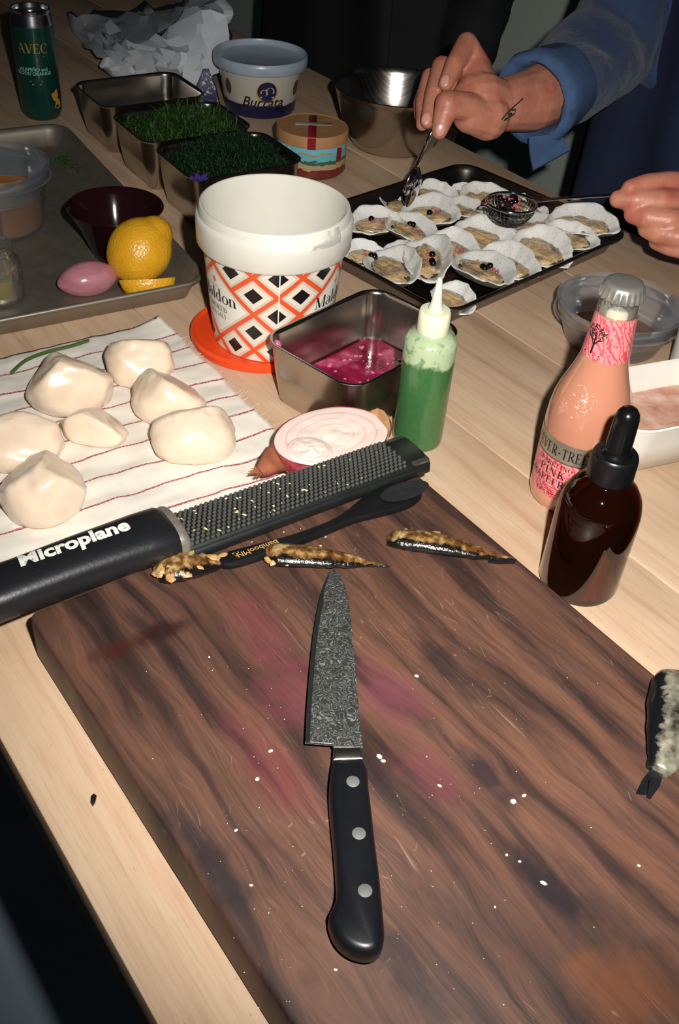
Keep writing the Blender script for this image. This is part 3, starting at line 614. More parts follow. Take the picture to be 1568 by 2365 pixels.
for i in range(18):
    for j in range(nseg): q = i*(nseg+1)+j; F.append((q, q+1, q+nseg+2, q+nseg+1))
lb = mk('printed_label', (V, F), M_LAB, tub, uv=UVl)
tb_in = [(.0, .0), (.0525, .0), (.0532, .001), (.0615, .0895), (.0655, .0905), (.0672, .093), (.0678, .110), (.0678, .114), (.0668, .1165), (.0655, .1172), (.0650, .1225), (.0640, .1246), (.0625, .1252), (.0612, .1245), (.0606, .1215), (.0604, .10), (.0520, .003), (.0, .003)]
mk('body', lathe(tb_in, 96, False, False), M_TUBW, tub, True, 40)
for s_, sz, sp, dz, mt in (('Maldon', .0118, .05, .0005, 'ink'), ('SMOKED', .0050, .08, -.0085, 'br'), ('SEA SALT', .0040, .08, -.0150, 'br')):
    for k in (-1, 0):
        th = rad(-55.8+120*(k+1)); o = mk('lettering', wrap(serif(s_, sz, sp), rf_t, th, ZA-.5*PER+dz+.001, .0006), M_INK if mt == 'ink' else P('brown_ink', C(96, 62, 44), .5, 0, 0), lb, False)
for k in (-1, 0):
    th = rad(-55.8+120*(k+1)); D = [(0, -.0036, 0), (.0028, 0, 0), (0, .0036, 0), (-.0028, 0, 0)]
    mk('crest', wrap((D, [(0, 1, 2, 3)]), rf_t, th, ZA-.5*PER+.0215, .0005), P('pale_pink_print', C(214, 132, 112), .5, 0, 0), lb, False)
    mk('lettering', wrap(txt('EST 1882', .0024), rf_t, th, ZA-.5*PER+.0150, .0005), P('grey_ink', C(150, 146, 138), .5, 0, 0), lb, False)
# wrinkled tape on the rim
def tp_f(u_, w_):
    a = rad(-8+62*u_); z = .1105+.0135*w_; r = .0682+.0006*fn((u_*22, w_*6, 0), 1, 3) if w_ < .55 else .0682-(w_-.55)*.006+.0006*fn((u_*22, w_*6, 0), 1, 3); return Vector((r*cos(a), r*sin(a), z+.0014*fn((u_*7, 0, 0), 1, 1)))
tpo = mk('clear_tape', grid(40, 8, tp_f), thin('clear_tape', (.97, .97, .95, 1), .16, .12, .25), tub)
LP_ = at(600, 780); lid = mk('tub_lid', lathe([(0, .0), (.060, .0), (.0632, .0012), (.0645, .006), (.0642, .0092), (.0628, .0104), (.0608, .0100), (.0596, .0082), (.059, .0082), (0, .0082)], 96, False, False), P('orange_plastic', C(232, 74, 30), .25, 0, .05, 20, 0, 0, Subsurface_Weight=.1, Subsurface_Scale=.004), None, True, 35, loc=(LP_.x, LP_.y, 0))
tag(lid, 'shiny orange plastic lid lying under the salt tub', 'lid')

# steel pans
def pan_vf(L=.140, Wd=.104, H=.06):
    return rstack(L, Wd, .020, [(-.014, .0), (-.0105, .0008), (-.0085, .0035), (-.0035, H*.55), (-.0012, H-.003), (0, H-.0016), (.0012, H-.0006), (.0014, H+.0004), (.0004, H+.001), (-.0016, H+.0004), (-.0026, H-.003), (-.0046, H*.55), (-.0095, .0042), (-.0118, .0018), (-.016, .0014)], 8)
def pan(loc, rz, label, group='small steel pans'):
    r = thing('steel_pan', label, 'pan', loc, rz, group); mk('body', pan_vf(), M_STEEL, r, True, 60); return r
pc = [at(*q, .06) for q in ((590, 746), (835, 884), (893, 671))]
smc = (pc[1]+pc[2])/2; prz = math.atan2((at(920, 838, .06)-at(870, 866, .06)).y, (at(920, 838, .06)-at(870, 866, .06)).x)
SPc = Vector((.0080, .7335, 0)); prz = rad(50)
sp = pan(SPc, prz, 'deep rectangular steel pan holding red pickle liquid in front of the salt tub', 'small steel pans')
t = T('red_pickle'); v = t.co(); t.set(Base_Color=t.ramp(t.noise(v, 45, 4), [(.3, C(96, 12, 40)), (.55, C(150, 30, 70)), (.72, C(200, 96, 124))]), Roughness=.12, Specular_IOR_Level=.6); t.bump(t.noise(v, 120, 3), .25, .0015); M_PICK = t.m
lq = mk('pickle_liquid', rstack(.118, .082, .014, [(-.006, .0022), (.000, .016), (.0002, .0178), (-.001, .018)], 6), M_PICK, None, loc=(SPc.x, SPc.y, 0), rot=(0, 0, prz)); tag(lq, 'dark pink pickling liquid with minced onion in the front steel pan', 'pickle', kind='stuff')
V, F = [], []; rr = random.Random(3)
for k in range(60):
    a, b = rr.uniform(-.05, .05), rr.uniform(-.034, .034); s = rr.uniform(.0006, .0017); V, F = join((V, F), tf(sphere(7, 5), TR(a, b, .0184) @ RZ(rr.uniform(0, 6)) @ SC(s*1.5, s, s*.5)))
tag(mk('onion_bits', (V, F), P('pickled_onion', C(206, 110, 140), .25, 0, .2, 300), lq), kind='stuff')
ob = mk('onion_scrap', sphere(12, 8, lambda v: Vector((v.x*.0035, v.y*.0045, v.z*.006))*(1+.2*fn(v, 2, 1))), MC['pickled_onion'], None); ob.location = SPc+Matrix.Rotation(prz, 3, 'Z') @ Vector((-.0625, .0405, .054)); tag(ob, 'pink scrap of onion stuck inside the front steel pan corner', 'food scrap')

# squeeze bottle
GP = at(955, 1010); GP = GP+Vector((.0026, -.0022, 0)); gq = thing('squeeze_bottle', 'small plastic squeeze bottle of green sauce beside the pickle pan', 'bottle', (GP.x, GP.y, 0), face_cam(GP))
t = T('green_sauce_plastic'); v = t.co(); z = t.xyz(v)[2]; nz = t.noise(v, 160, 4)
lv = t.ramp(t.M('ADD', t.M('MULTIPLY', t.M('SUBTRACT', z, .0745), 90.), t.M('MULTIPLY', t.M('SUBTRACT', t.noise(v, 90, 4), .5), 1.2)), [(.35, 0.), (.65, 1.)])
sp_ = t.ramp(nz, [(.56, 0.), (.66, .75)])
cg = t.mix(t.noise(v, 220, 3), C(50, 94, 52), C(68, 114, 64)); clr = t.mix(sp_, C(172, 188, 150), C(96, 138, 74))
t.set(Base_Color=t.mix(lv, cg, clr), Roughness=.28, Subsurface_Weight=.25, Subsurface_Scale=.006, Coat_Weight=.5, Coat_Roughness=.12); M_GRN = t.m
mk('filled_body', lathe([(.0, .0008), (.0180, 0), (.0198, .0015), (.0204, .005), (.0206, .06), (.0207, .090), (.0201, .0955), (.0180, .0990), (.013, .1010), (.0118, .1015), (.0112, .104), (0, .104)], 56, False, False), M_GRN, gq, True, 60)
M_CAPW = P('milky_cap', C(226, 228, 196), .35, 0, .02, 30, 0, 0, Subsurface_Weight=.3, Subsurface_Scale=.004)
V, F = [], []
cpv = loft([[((r+(.00025 if (j % 2) else 0)*(1 if 1 < i < 4 else 0))*cos(2*pi*j/72), (r+(.00025 if (j % 2) else 0)*(1 if 1 < i < 4 else 0))*sin(2*pi*j/72), z) for j in range(72)] for i, (r, z) in enumerate([(.0100, .1025), (.0121, .1025), (.0123, .1032), (.0119, .1185), (.0112, .1202), (.0056, .1206), (.0052, .1212)])], True, True, True)
cp_ = mk('screw_cap', cpv, M_CAPW, gq, True, 40)
mk('nozzle', lathe([(.0055, .1206), (.0054, .123), (.0042, .126), (.0019, .1455), (.0016, .1462), (.0008, .1462), (.0006, .1455)], 28), P('milky_nozzle', C(206, 216, 196), .3, 0, .02, 30, 0, 0, Subsurface_Weight=.4, Subsurface_Scale=.004), cp_)

# grapefruit soda bottle
EP = at(1308, 1142); ev = thing('soda_bottle', 'glass bottle of pink grapefruit soda with pink and silver label and crimped cap', 'bottle', (EP.x, EP.y, 0), face_cam(EP))
ep = [(0, .0015), (.020, .001), (.0265, .0002), (.0290, .003), (.0302, .008), (.0300, .0120), (.0296, .0134), (.0300, .030), (.0303, .062), (.0303, .070), (.0298, .080), (.0285, .090), (.0262, .0985), (.0232, .1065), (.0202, .1145), (.0180, .122), (.0166, .129), (.0158, .137), (.0148, .150), (.0141, .1612)]
rf_e = prof_r(ep)
t = T('pink_soda_glass'); v = t.co(); t.set(Base_Color=t.mix(t.noise(v, 20, 3), C(182, 122, 96), C(194, 134, 108)), Roughness=.06, Subsurface_Weight=.25, Subsurface_Radius=(1, .5, .35), Subsurface_Scale=.012, Coat_Weight=1., Coat_Roughness=.03); M_SODA = t.m
mk('filled_glass', lathe(ep, 72, False, True), M_SODA, ev, True, 60)
M_GLASS = thin('clear_glass', (.93, .96, .94, 1), .07, .02, .03)
mk('clear_neck', lathe([(.0141, .1612), (.0138, .166), (.0136, .170), (.0139, .1715), (.0141, .1735), (.0138, .176), (.0120, .176), (.0110, .170), (.0115, .1612)], 56, False, False), M_GLASS, ev)
mk('neck_soda', lathe([(0, .1606), (.0125, .1606), (.0123, .1668), (0, .1668)], 40, False, False), P('pale_soda', C(206, 196, 176), .15, 0, .05), ev)
cr = []
for i, (r, z, k) in enumerate([(.0128, .1725, 0), (.0150, .1728, 1), (.0156, .1738, 1), (.0150, .1765, .8), (.0143, .1795, .25), (.0138, .1815, 0), (.0125, .1832, 0), (.010, .1838, 0), (0.0001, .184, 0)]):
    cr.append([((r+.0007*k*cos(21*a))*cos(a), (r+.0007*k*cos(21*a))*sin(a), z) for a in [2*pi*j/168 for j in range(168)]])
mk('crown_cap', loft(cr, True, True, True), P('cap_steel', C(190, 186, 176), .3, .75, .05), ev, True, 60)
def label_band(name, z0, z1, rf, a0, a1, mat, parent, off=.00035, n=80, m_=10):
    UVv = []
    def f(u_, w_):
        z = z0+(z1-z0)*w_; r = rf(z)+off; a = rad(a0+(a1-a0)*u_); UVv.append((u_*rad(a1-a0)*.03, w_*(z1-z0))); return Vector((r*cos(a), r*sin(a), z))
    return mk(name, grid(n, m_, f), mat, parent, uv=UVv)
t = T('pink_leaf_print'); v = t.co('UV'); d1 = t.vor(v, 260); w_ = t.n('TexWave', {0: v, 'Scale': 70., 'Distortion': 9., 'Detail': 1.5}, bands_direction='DIAGONAL').outputs[0]
mk_ = t.M('MAXIMUM', t.ramp(d1, [(.28, .8), (.34, 0.)]), t.ramp(w_, [(.78, 0.), (.86, .8)])); t.set(Base_Color=t.mix(mk_, C(222, 132, 132), C(206, 52, 70)), Roughness=.4, Coat_Weight=.3); M_PINKL = t.m
t = T('foil'); t.set(Base_Color=t.mix(t.noise(t.co(), 40, 3), C(170, 160, 140), C(196, 188, 168)), Metallic=.75, Roughness=.32); M_FOIL = t.m
nl = label_band('neck_label', .1290, .1606, rf_e, -180, 180, M_PINKL, ev)
bl2 = label_band('body_label', .0142, .0485, rf_e, -125, 125, M_PINKL, ev); sb_ = label_band('silver_band', .0485, .0650, rf_e, -125, 125, M_FOIL, ev)
label_band('band_edge', .0480, .0487, rf_e, -125, 125, P('dark_line', C(60, 44, 40), .5, 0, 0), ev, .0005, 60, 1)
TH = rad(-28)
mk('lettering', wrap(serif('FEVER-TREE', .0088, .10, True, .66), rf_e, TH, .0522, .0009), M_INK, sb_, False)
for s_, sz, z_, sp_2 in (('SPARKLING', .0040, .0425, .12), ('PINK', .0066, .0343, .2), ('GRAPEFRUIT', .0062, .0262, .1)):
    mk('lettering', wrap(serif(s_, sz, sp_2), rf_e, TH, z_, .0009), M_INK, bl2, False)
for s_, sz, z_ in (('6.8FL OZ', .0042, .0156),):
    mk('lettering', wrap(txt(s_, sz), rf_e, TH-.1, z_, .0009), P('dark_red_ink', C(110, 26, 36), .5, 0, 0), bl2, False)
rr = random.Random(5); rows = []
for k in range(4):
    x = -.013
    while x < .013:
        w_l = rr.uniform(.001, .003); rows.append(tf(_st(x, 0, x+w_l, 0, .0005), TR(0, -.0012*0+k*-.0018, 0))); x += w_l+.0008
mk('small_print', wrap(join(*rows), rf_e, TH, .0238, .0008), MC['dark_red_ink'], bl2, False)
# tree emblem on the neck
tr_ = [_st(0, -.001, .0004, .006, .0011), _st(-.005, -.0014, .0055, -.0010, .0007), _st(0, .004, -.003, .009, .0006), _st(.0003, .004, .0035, .009, .0006), _st(.0002, .005, .0003, .011, .0006), _st(-.0015, .0065, -.0045, .0085, .0004), _st(.0018, .0065, .005, .0085, .0004)]
for k in range(120):
    a = rr.uniform(0, 2*pi); q = rr.random()**.5; x, y = .0062*q*cos(a), .0108+.0046*q*sin(a); b = rr.uniform(0, 3); tr_.append(_st(x, y, x+.0008*cos(b), y+.0008*sin(b), .0005))
mk('tree_emblem', wrap(tf(join(*tr_), SC(1.25, 1.3, 1)), rf_e, rad(-36), .1345, .0008), M_INK, nl, False)
V, F = [], []
for k in range(60):
    a = rad(rr.gauss(-12, 9)); z_ = rr.gauss(.1, .006); r = rf_e(z_)+.0004; V, F = join((V, F), tf(sphere(6, 4), TR(r*cos(a), r*sin(a), z_) @ SC(.0004, .0004, .0004)))
tag(mk('condensation', (V, F), P('droplet', C(245, 240, 235), .05, 0, 0, Specular_IOR_Level=1.), ev), kind='stuff')

# dropper bottle
DP = at(1333, 1341); DP = DP+VX*.0; dr = thing('dropper_bottle', 'amber glass dropper bottle with black rubber bulb at the board edge', 'bottle', (DP.x, DP.y, 0), face_cam(DP))
t = T('amber_glass'); tr1 = t.n('BsdfTransparent', {0: C(170, 88, 32)}).outputs[0]; df = t.n('BsdfDiffuse', {0: C(52, 22, 10)}).outputs[0]; gl = t.n('BsdfGlossy', {0: (1, 1, 1, 1), 'Roughness': .03}).outputs[0]
b1 = t.n('MixShader', {0: .16, 1: tr1, 2: df}).outputs[0]; f = t.M('ADD', .05, t.M('MULTIPLY', t.n('LayerWeight', {0: .3}).outputs[0], .7)); t.t.links.new(t.n('MixShader', {0: f, 1: b1, 2: gl}).outputs[0], t.out.inputs[0]); M_AMB = t.m
mk('glass_body', lathe([(0, .002), (.022, .001), (.0262, .0004), (.0278, .004), (.0278, .062), (.0272, .071), (.0250, .0795), (.0212, .0860), (.0168, .0905), (.0138, .0925), (.0130, .0945), (.0130, .0985), (.0112, .0985), (.0112, .093), (.0235, .078), (.0258, .066), (.0258, .005), (0, .004)], 72, False, False), M_AMB, dr, True, 60)
mk('dark_contents', lathe([(0, .005), (.0250, .0055), (.0254, .008), (.0254, .026), (0, .026)], 56, False, False), P('dark_tincture', C(30, 14, 8), .1, 0, .05), dr)
co_ = [[((r+(.0003 if (j % 2) and 1 < i < 4 else 0))*cos(2*pi*j/84), (r+(.0003 if (j % 2) and 1 < i < 4 else 0))*sin(2*pi*j/84), z) for j in range(84)] for i, (r, z) in enumerate([(.0115, .0945), (.0148, .0945), (.0150, .0955), (.0147, .1105), (.0144, .1125), (.0136, .1135), (.0105, .1135)])]
ck = mk('screw_collar', loft(co_, True, True, True), M_BLACK, dr, True, 40)
mk('rubber_bulb', lathe([(.0102, .1125), (.0098, .1140), (.0088, .1152), (.0083, .118), (.0081, .130), (.0078, .140), (.0068, .1442), (.0048, .1468), (.002, .1478), (0, .148)], 40, False, False), P('glossy_rubber', C(12, 12, 13), .22, 0, 0), ck)
mk('glass_pipette', lathe([(.0035, .094), (.0035, .030), (.0012, .012), (.0005, .012)], 20), thin('pipette_glass', (.9, .85, .8, 1), .1, .02), dr)

# right-hand containers
def deli(base, rr_, h, rb, name, label, liquid=None, lvl=.5, z0=0., group=None):
    p = at(*base, z0); r = thing(name, label, 'container', (p.x, p.y, z0), face_cam(p), group); m = thin('frosted_plastic', (.93, .95, .97, 1), .04, .12, .045, (.78, .84, .92, 1))
    pr = [(0, .0), (rb-.004, 0), (rb-.001, .0015), (rb, .004), (rr_-.004, h-.014), (rr_-.002, h-.012), (rr_-.0015, h-.0035), (rr_, h-.002), (rr_+.0008, h), (rr_-.0004, h+.0008), (rr_-.003, h-.0005), (rr_-.0035, h-.011), (rr_-.006, h-.014), (rb-.002, .004), (rb-.006, .0022), (0, .002)]
    mk('cup', lathe(pr, 72, False, False), m, r, True, 50)
    mk('rim_bead', tf(lathe([(rr_-.001, -.0006), (rr_+.0008, -.0006), (rr_+.0014, .0), (rr_+.0008, .0006), (rr_-.001, .0006)], 72, False, False), TR(0, 0, h-.0125)), m, r)
    if liquid:
        k = rb-.0012+(rr_-.0048-rb+.001)*(lvl*h-.004)/(h-.018); mk('liquid', lathe([(0, .0026), (rb-.006, .0028), (rb-.0014, .005), (k, lvl*h), (0, lvl*h)], 56, False, False), liquid, r, True, 40)
    return r
deli((1410, 786), .060, .042, .0465, 'deli_container', 'shallow clear plastic deli container with a little brown liquid behind the soda bottle', thin('brown_broth', C(200, 150, 96), .12, .03, .25, C(150, 110, 70)), .16)
dsh = thing('white_dish', 'small white rounded square dish of pale pink sauce beside the soda bottle', 'dish', (.257, .700, 0), rad(25))
mk('bowl', rstack(.13, .088, .026, [(-.03, 0), (-.016, .0006), (-.010, .004), (-.003, .030), (-.0005, .047), (.0002, .0492), (-.0012, .0502), (-.003, .0492), (-.0042, .046), (-.0075, .030), (-.0135, .006), (-.018, .0036), (-.03, .0034)], 10), M_WHITE, dsh, True, 60)
t = T('pink_sauce'); v = t.co(); t.set(Base_Color=t.ramp(t.noise(v, 60, 5), [(.3, C(190, 126, 100)), (.55, C(218, 172, 150)), (.75, C(236, 208, 192))]), Roughness=.12); t.bump(t.noise(v, 150, 3), .3, .001)
mk('sauce', rstack(.13, .088, .026, [(-.016, .005), (-.0092, .0275), (-.0092, .0285), (-.012, .0288)], 8), t.m, dsh)
cupp = thing('white_cup', 'plain white cup standing beyond the dish at the table end', 'cup', (.322, .814, 0)); mk('body', lathe([(0, .001), (.022, 0), (.026, .002), (.0285, .012), (.0305, .070), (.0302, .072), (.029, .0715), (.027, .014), (.024, .006), (0, .005)], 56, False, False), M_WHITE, cupp, True, 50)

# ================================================================ TRAYS AND WHAT THEY HOLD
def tray_vf(L, Wd, H=.024): return rstack(L, Wd, .024, [(-.016, 0), (-.0125, .0006), (-.0045, H-.005), (-.003, H-.002), (.0015, H-.0018), (.0035, H-.0002), (.0034, H+.0016), (.0012, H+.0028), (-.0014, H+.0018), (-.0042, H-.003), (-.0118, .0028), (-.016, .0016), (-.022, .0014)], 8)
lz = rad(33); FR = Vector((-.147, .876, 0)); lx, ly = Vector((cos(lz), sin(lz), 0)), Vector((-sin(lz), cos(lz), 0))
LPc = FR-lx*.165+ly*.225
lp = mk('sheet_pan', tray_vf(.33, .45, .022), M_ALU, None, True, 60, loc=LPc, rot=(0, 0, lz)); tag(lp, 'worn aluminium half sheet pan holding the lemon and the dark glass bowl', 'sheet pan')
oq = [at(x, y, .022) for x, y in ((1040, 722), (1440, 545), (1090, 388))]
oz = math.atan2((oq[1]-oq[0]).y, (oq[1]-oq[0]).x); OC = (oq[0]+oq[2])/2+Vector((-.006, .004, 0)); OC.z = 0
otr = mk('oyster_tray', tray_vf(.306, .246, .022), M_TRAYM, None, True, 60, loc=OC, rot=(0, 0, oz)); tag(otr, 'dark steel quarter sheet pan filled with opened oysters', 'tray')

# oysters: a few shells, each placed many times
t = T('oyster_outer'); v = t.co(); n1 = t.noise(v, 90, 5, .7); t.set(Base_Color=t.ramp(n1, [(.3, C(38, 34, 30)), (.5, C(112, 100, 84)), (.7, C(176, 164, 144))]), Roughness=.6); t.bump(n1, .8, .002); M_OOUT = t.m
t = T('oyster_nacre'); v = t.co(); n1 = t.noise(v, 70, 4); t.set(Base_Color=t.ramp(t.noise(v, 38, 5, .65), [(.27, C(120, 102, 78)), (.33, C(196, 190, 178)), (.42, C(234, 232, 226)), (.7, C(244, 242, 236))]), Roughness=.22, Coat_Weight=.4, Coat_Roughness=.1); t.bump(t.noise(v, 160, 4), .35, .0015); M_ONAC = t.m
t = T('oyster_meat'); v = t.co(); v = t.n('TexCoord').outputs['Generated']; n1 = t.noise(v, 2.1, 4, .55, .4); t.set(Base_Color=t.ramp(n1, [(.30, C(110, 100, 88)), (.42, C(176, 152, 120)), (.50, C(220, 184, 132)), (.62, C(226, 196, 152)), (.74, C(196, 190, 176))]), Roughness=.15, Subsurface_Weight=.1, Subsurface_Scale=.004, Coat_Weight=.8, Coat_Roughness=.08); t.bump(t.noise(v, 9, 4), .35, .05); M_OMEAT = t.m
t = T('oyster_frill'); v = t.co(); t.set(Base_Color=t.ramp(t.noise(v, 120, 4), [(.35, C(34, 30, 28)), (.65, C(104, 92, 76))]), Roughness=.15, Coat_Weight=.6); M_FRILL = t.m
def oyster_mesh(seed):
    n = 56; L = []
    def out(a):
        r = 1.0; x = cos(a); y = sin(a)*(.70-.13*cos(a)); w_ = 1+.13*mn.noise(Vector((cos(a)*1.6, sin(a)*1.6, seed*5.)))+.06*mn.noise(Vector((cos(a)*5, sin(a)*5, seed*3.)))
        return x*w_, y*w_
    for i, (k, z) in enumerate(((.35, .0), (.62, .02), (.84, .10), (.97, .20), (1.03, .26), (1.0, .285), (.93, .275), (.84, .235), (.72, .17), (.5, .11), (.2, .10))):
        lp_ = []
        for j in range(n):
            a = 2*pi*j/n; x, y = out(a); e = .022*mn.noise(Vector((x*3, y*3, seed+i*.2)))+(.03*sin(9*a+seed) if 2 < i < 6 else 0)*.6; e += .018*mn.noise(Vector((x*9*k, y*9*k, seed*2.+i)))
            lift = .26*max(0, cos(a-1.75))**1.3*k*k
            lp_.append((x*k*.5, y*k*.5, max(0, z*.5+e*.5*(.2 if i == 0 else 1)+lift*.5)))
        L.append(lp_)
    vf = loft(L, True, True, True); mids = []
    for i in range(len(L)-1): mids += [0 if i < 4 else 1]*n
    mids += [0, 1]
    # meat: a lumpy wet mound pushed to one side of the cup
    def mf(v):
        q = 1+.20*fn(v, 1.8, seed)+.11*fn(v, 4, seed+2); return Vector((v.x*.37*q-.01, v.y*.225*q-.035, max(-.02, v.z*.085*q)+.092+.014*fn(v, 3, seed+9)))
    def ff(v):
        q = 1+.10*fn(v, 4, seed+4); return Vector((v.x*.415*q-.012, v.y*.265*q-.035, v.z*.03*q+.088))
    return vf, mids, sphere(32, 16, mf), sphere(36, 8, ff)
OV = []
for sd in range(6):
    vf, mids, meat, frill = oyster_mesh(sd+1); r = []
    for nm, g, mt, md_ in (('shell', vf, [M_OOUT, M_ONAC], mids), ('meat', meat, M_OMEAT, None), ('mantle_frill', frill, M_FRILL, None)):
        o = mk(nm, g, mt, None, True, 60); 
        if md_: o.data.polygons.foreach_set('material_index', md_)
        r.append(o.data); bpy.data.objects.remove(o)
    OV.append(r)
M_PEP = P('black_berry', C(14, 13, 20), .15, 0, .1); M_PINKB = P('pink_onion_bit', C(170, 92, 84), .2, 0, .2, 300)
OYS = [((925, 512), (815, 500), 1, 'opened oyster with pink onion bits lying against the salt tub rim'), ((910, 500), (992, 547), 2, 'opened oyster with a dark berry between the tub rim and the spoon'),
 ((890, 578), (800, 572), 2, 'opened oyster half hidden behind the salt tub'), ((882, 578), (945, 655), 0, 'opened oyster with bare white shell in the tray corner nearest the salt tub'), ((900, 556), (948, 592), 0, 'small empty looking oyster shell between larger oysters'),
 ((978, 550), (1004, 668), 3, 'tall upright pointing oyster with dark berries behind the squeeze bottle nozzle'), ((1000, 545), (1095, 588), 1, 'brown oyster with onion bits and berry in the tray middle'),
 ((1070, 588), (1188, 684), 3, 'biggest round oyster with dark berries at the front rim of the tray'), ((1130, 588), (1247, 652), 0, 'narrow oyster tucked behind the biggest oyster at the front rim'),
 ((1070, 522), (1190, 578), 0, 'wide pale oyster in the middle of the tray below the strainer'), ((1212, 562), (1312, 616), 0, 'first of three overlapping oysters, the one nearest the soda bottle cap'),
 ((1262, 545), (1374, 580), 0, 'middle one of three overlapping oysters on the soda bottle side of the tray'), ((1288, 512), (1428, 562), 0, 'last of three overlapping oysters, in the corner near the gripping hand'),
 ((1190, 540), (1297, 500), 0, 'grey oyster half hidden under the strainer'), ((1222, 443), (1293, 472), 0, 'small oyster behind the strainer handle'), ((1103, 435), (1204, 436), 0, 'white lipped oyster at the back rim behind the strainer'),
 ((1042, 428), (1106, 442), 0, 'knobbly brown oyster in the back corner of the tray'), ((965, 428), (1052, 458), 0, 'white lipped oyster touching the back of the spoon bowl'), ((932, 445), (888, 466), 0, 'small oyster at the back rim on the jar side of the spoon bowl'),
 ((1022, 460), (1120, 492), 0, 'pale oyster between spoon and strainer'), ((950, 468), (1050, 508), 1, 'dark narrow oyster in front of the spoon bowl'), ((1035, 662), (1098, 712), 0, 'small oyster in the tray corner nearest the squeeze bottle nozzle')]
for i, (a, b, gz, lab) in enumerate(OYS):
    if a[0] > b[0]: a, b = b, a
    z = .004+.004*(i % 3 == 1); pa, pb = at(*a, .016), at(*b, .016); c = (pa+pb)/2; L = min((pb-pa).length*1.16, .086); an = math.atan2((pb-pa).y, (pb-pa).x)
    q_ = Matrix.Rotation(-oz, 3, 'Z') @ (Vector((c.x, c.y, 0))-OC); da = an-oz; hx_ = L*.47*(abs(cos(da))+.62*abs(sin(da))); hy_ = L*.47*(abs(sin(da))+.62*abs(cos(da)))
    bx_, by_ = .153-.004-hx_*.86, .123-.004-hy_*.86; q_.x = max(-bx_, min(bx_, q_.x)); q_.y = max(-by_, min(by_, q_.y)); c2 = Matrix.Rotation(oz, 3, 'Z') @ q_+OC; c.x, c.y = c2.x, c2.y
    r = thing('oyster', lab, 'oyster', (c.x, c.y, z), an, 'opened oysters in the tray'); sd = OV[i % 6]; r.rotation_euler = (rad([8, -5, 10, 4, 12, 6][i % 6]), rad([-6, 5, 3, -4][i % 4]), an)
    if i in (10, 11, 12, 8): r.location.z = z+.003*(i-8)
    wsc = [1.04, 1.0, 1.1, 1.05][i % 4]*(.86 if L > .075 else 1 if L > .045 else 1.1)
    for nm, me in zip(('shell', 'meat', 'mantle_frill'), sd): o = link(nm, me, r); o.scale = (L, L*wsc, L*.95)
    Rm = r.rotation_euler.to_matrix(); lo_z = min((Rm @ Vector((v_.co.x*L, v_.co.y*L*wsc, v_.co.z*L*.95))).z for v_ in sd[0].vertices)
    r.location.z = .0022-lo_z+(.003*(i-8) if i in (10, 11, 12) else .005 if i in (5, 7) else 0)
    rr = random.Random(i*7+1)
    for k in range(gz):
        o = mk('berry', sphere(10, 8, lambda v: v*.0036), M_PEP, r); o.location = (L*rr.uniform(-.12, .2), L*rr.uniform(-.1, .05), L*.18)
    if gz:
        V, F = [], []
        for k in range(9): V, F = join((V, F), tf(sphere(6, 5), TR(L*rr.uniform(-.1, .22), L*rr.uniform(-.1, .08), L*.165) @ SC(*[rr.uniform(.001, .0024) for _ in range(3)])))
        tag(mk('onion_garnish', (V, F), M_PINKB, r), kind='stuff')

# in the left pan
PF = .0018
deli((2, 520), .058, .068, .0455, 'deli_container', 'tall deli container of orange brown liquid in the sheet pan corner', P('amber_broth', C(168, 104, 34), .12, 0, .1, 40), .52, PF)
jp = at(2, 688, PF); jr = thing('oil_jar', 'small open glass jar with yellow oil near the front rim of the sheet pan', 'jar', (jp.x, jp.y, PF))
mk('glass', lathe([(0, .0), (.020, 0), (.0228, .002), (.0232, .006), (.0232, .036), (.0215, .0405), (.0178, .0435), (.0172, .046), (.0182, .048), (.0182, .0505), (.0172, .0515), (.0172, .053), (.0180, .0545), (.0172, .056), (.0160, .0548), (.0158, .045), (.0200, .039), (.0214, .034), (.0214, .005), (.019, .003), (0, .003)], 48, False, False), M_GLASS, jr, True, 50)
mk('oil', lathe([(0, .0034), (.019, .0036), (.0210, .006), (.0210, .026), (0, .026)], 40, False, False), P('yellow_oil', C(140, 112, 18), .15, 0, .1), jr)
bp = at(275, 588, PF); bw = thing('dark_glass_bowl', 'small dark purple glass bowl behind the lemon', 'bowl', (bp.x, bp.y, PF))
t = T('purple_glass'); v = t.co(); t.set(Base_Color=C(34, 13, 16), Roughness=.1, Specular_IOR_Level=.5, Coat_Weight=.3); M_PURP = t.m
mk('bowl', lathe([(0, .001), (.022, 0), (.0255, .002), (.0285, .010), (.036, .030), (.0445, .0465), (.0475, .051), (.0485, .0525), (.0478, .0538), (.0455, .0530), (.0420, .047), (.034, .031), (.026, .011), (.020, .005), (0, .0045)], 64, False, False), M_PURP, bw, True, 50)
t = T('lemon_peel'); v = t.co(); t.set(Base_Color=t.ramp(t.noise(v, 30, 4), [(.3, C(212, 150, 26)), (.7, C(232, 178, 44))]), Roughness=.32, Subsurface_Weight=.1, Subsurface_Scale=.004, Specular_IOR_Level=.6); t.bump(t.vor(v, 420), .5, .0008); M_LEM = t.m
M_PITH = P('lemon_pith', C(226, 206, 150), .6, 0, .1); M_PULP = P('lemon_pulp', C(214, 168, 60), .25, 0, .25, 200)
lc = at(322, 580, .033); lm = thing('lemon', 'whole yellow lemon in front of the dark glass bowl', 'lemon', (lc.x, lc.y, PF))
def lf(v):
    k = 1+.10*max(0, v.z-.82)/.18*1.8+.012*fn(v, 2, 3); return Vector((v.x*.0305*k, v.y*.0305*k, v.z*.0335*k))
mk('peel', tf(sphere(48, 32, lf), TR(0, 0, .0315) @ RX(rad(-38)) @ RY(rad(38))), M_LEM, lm, True, 180)
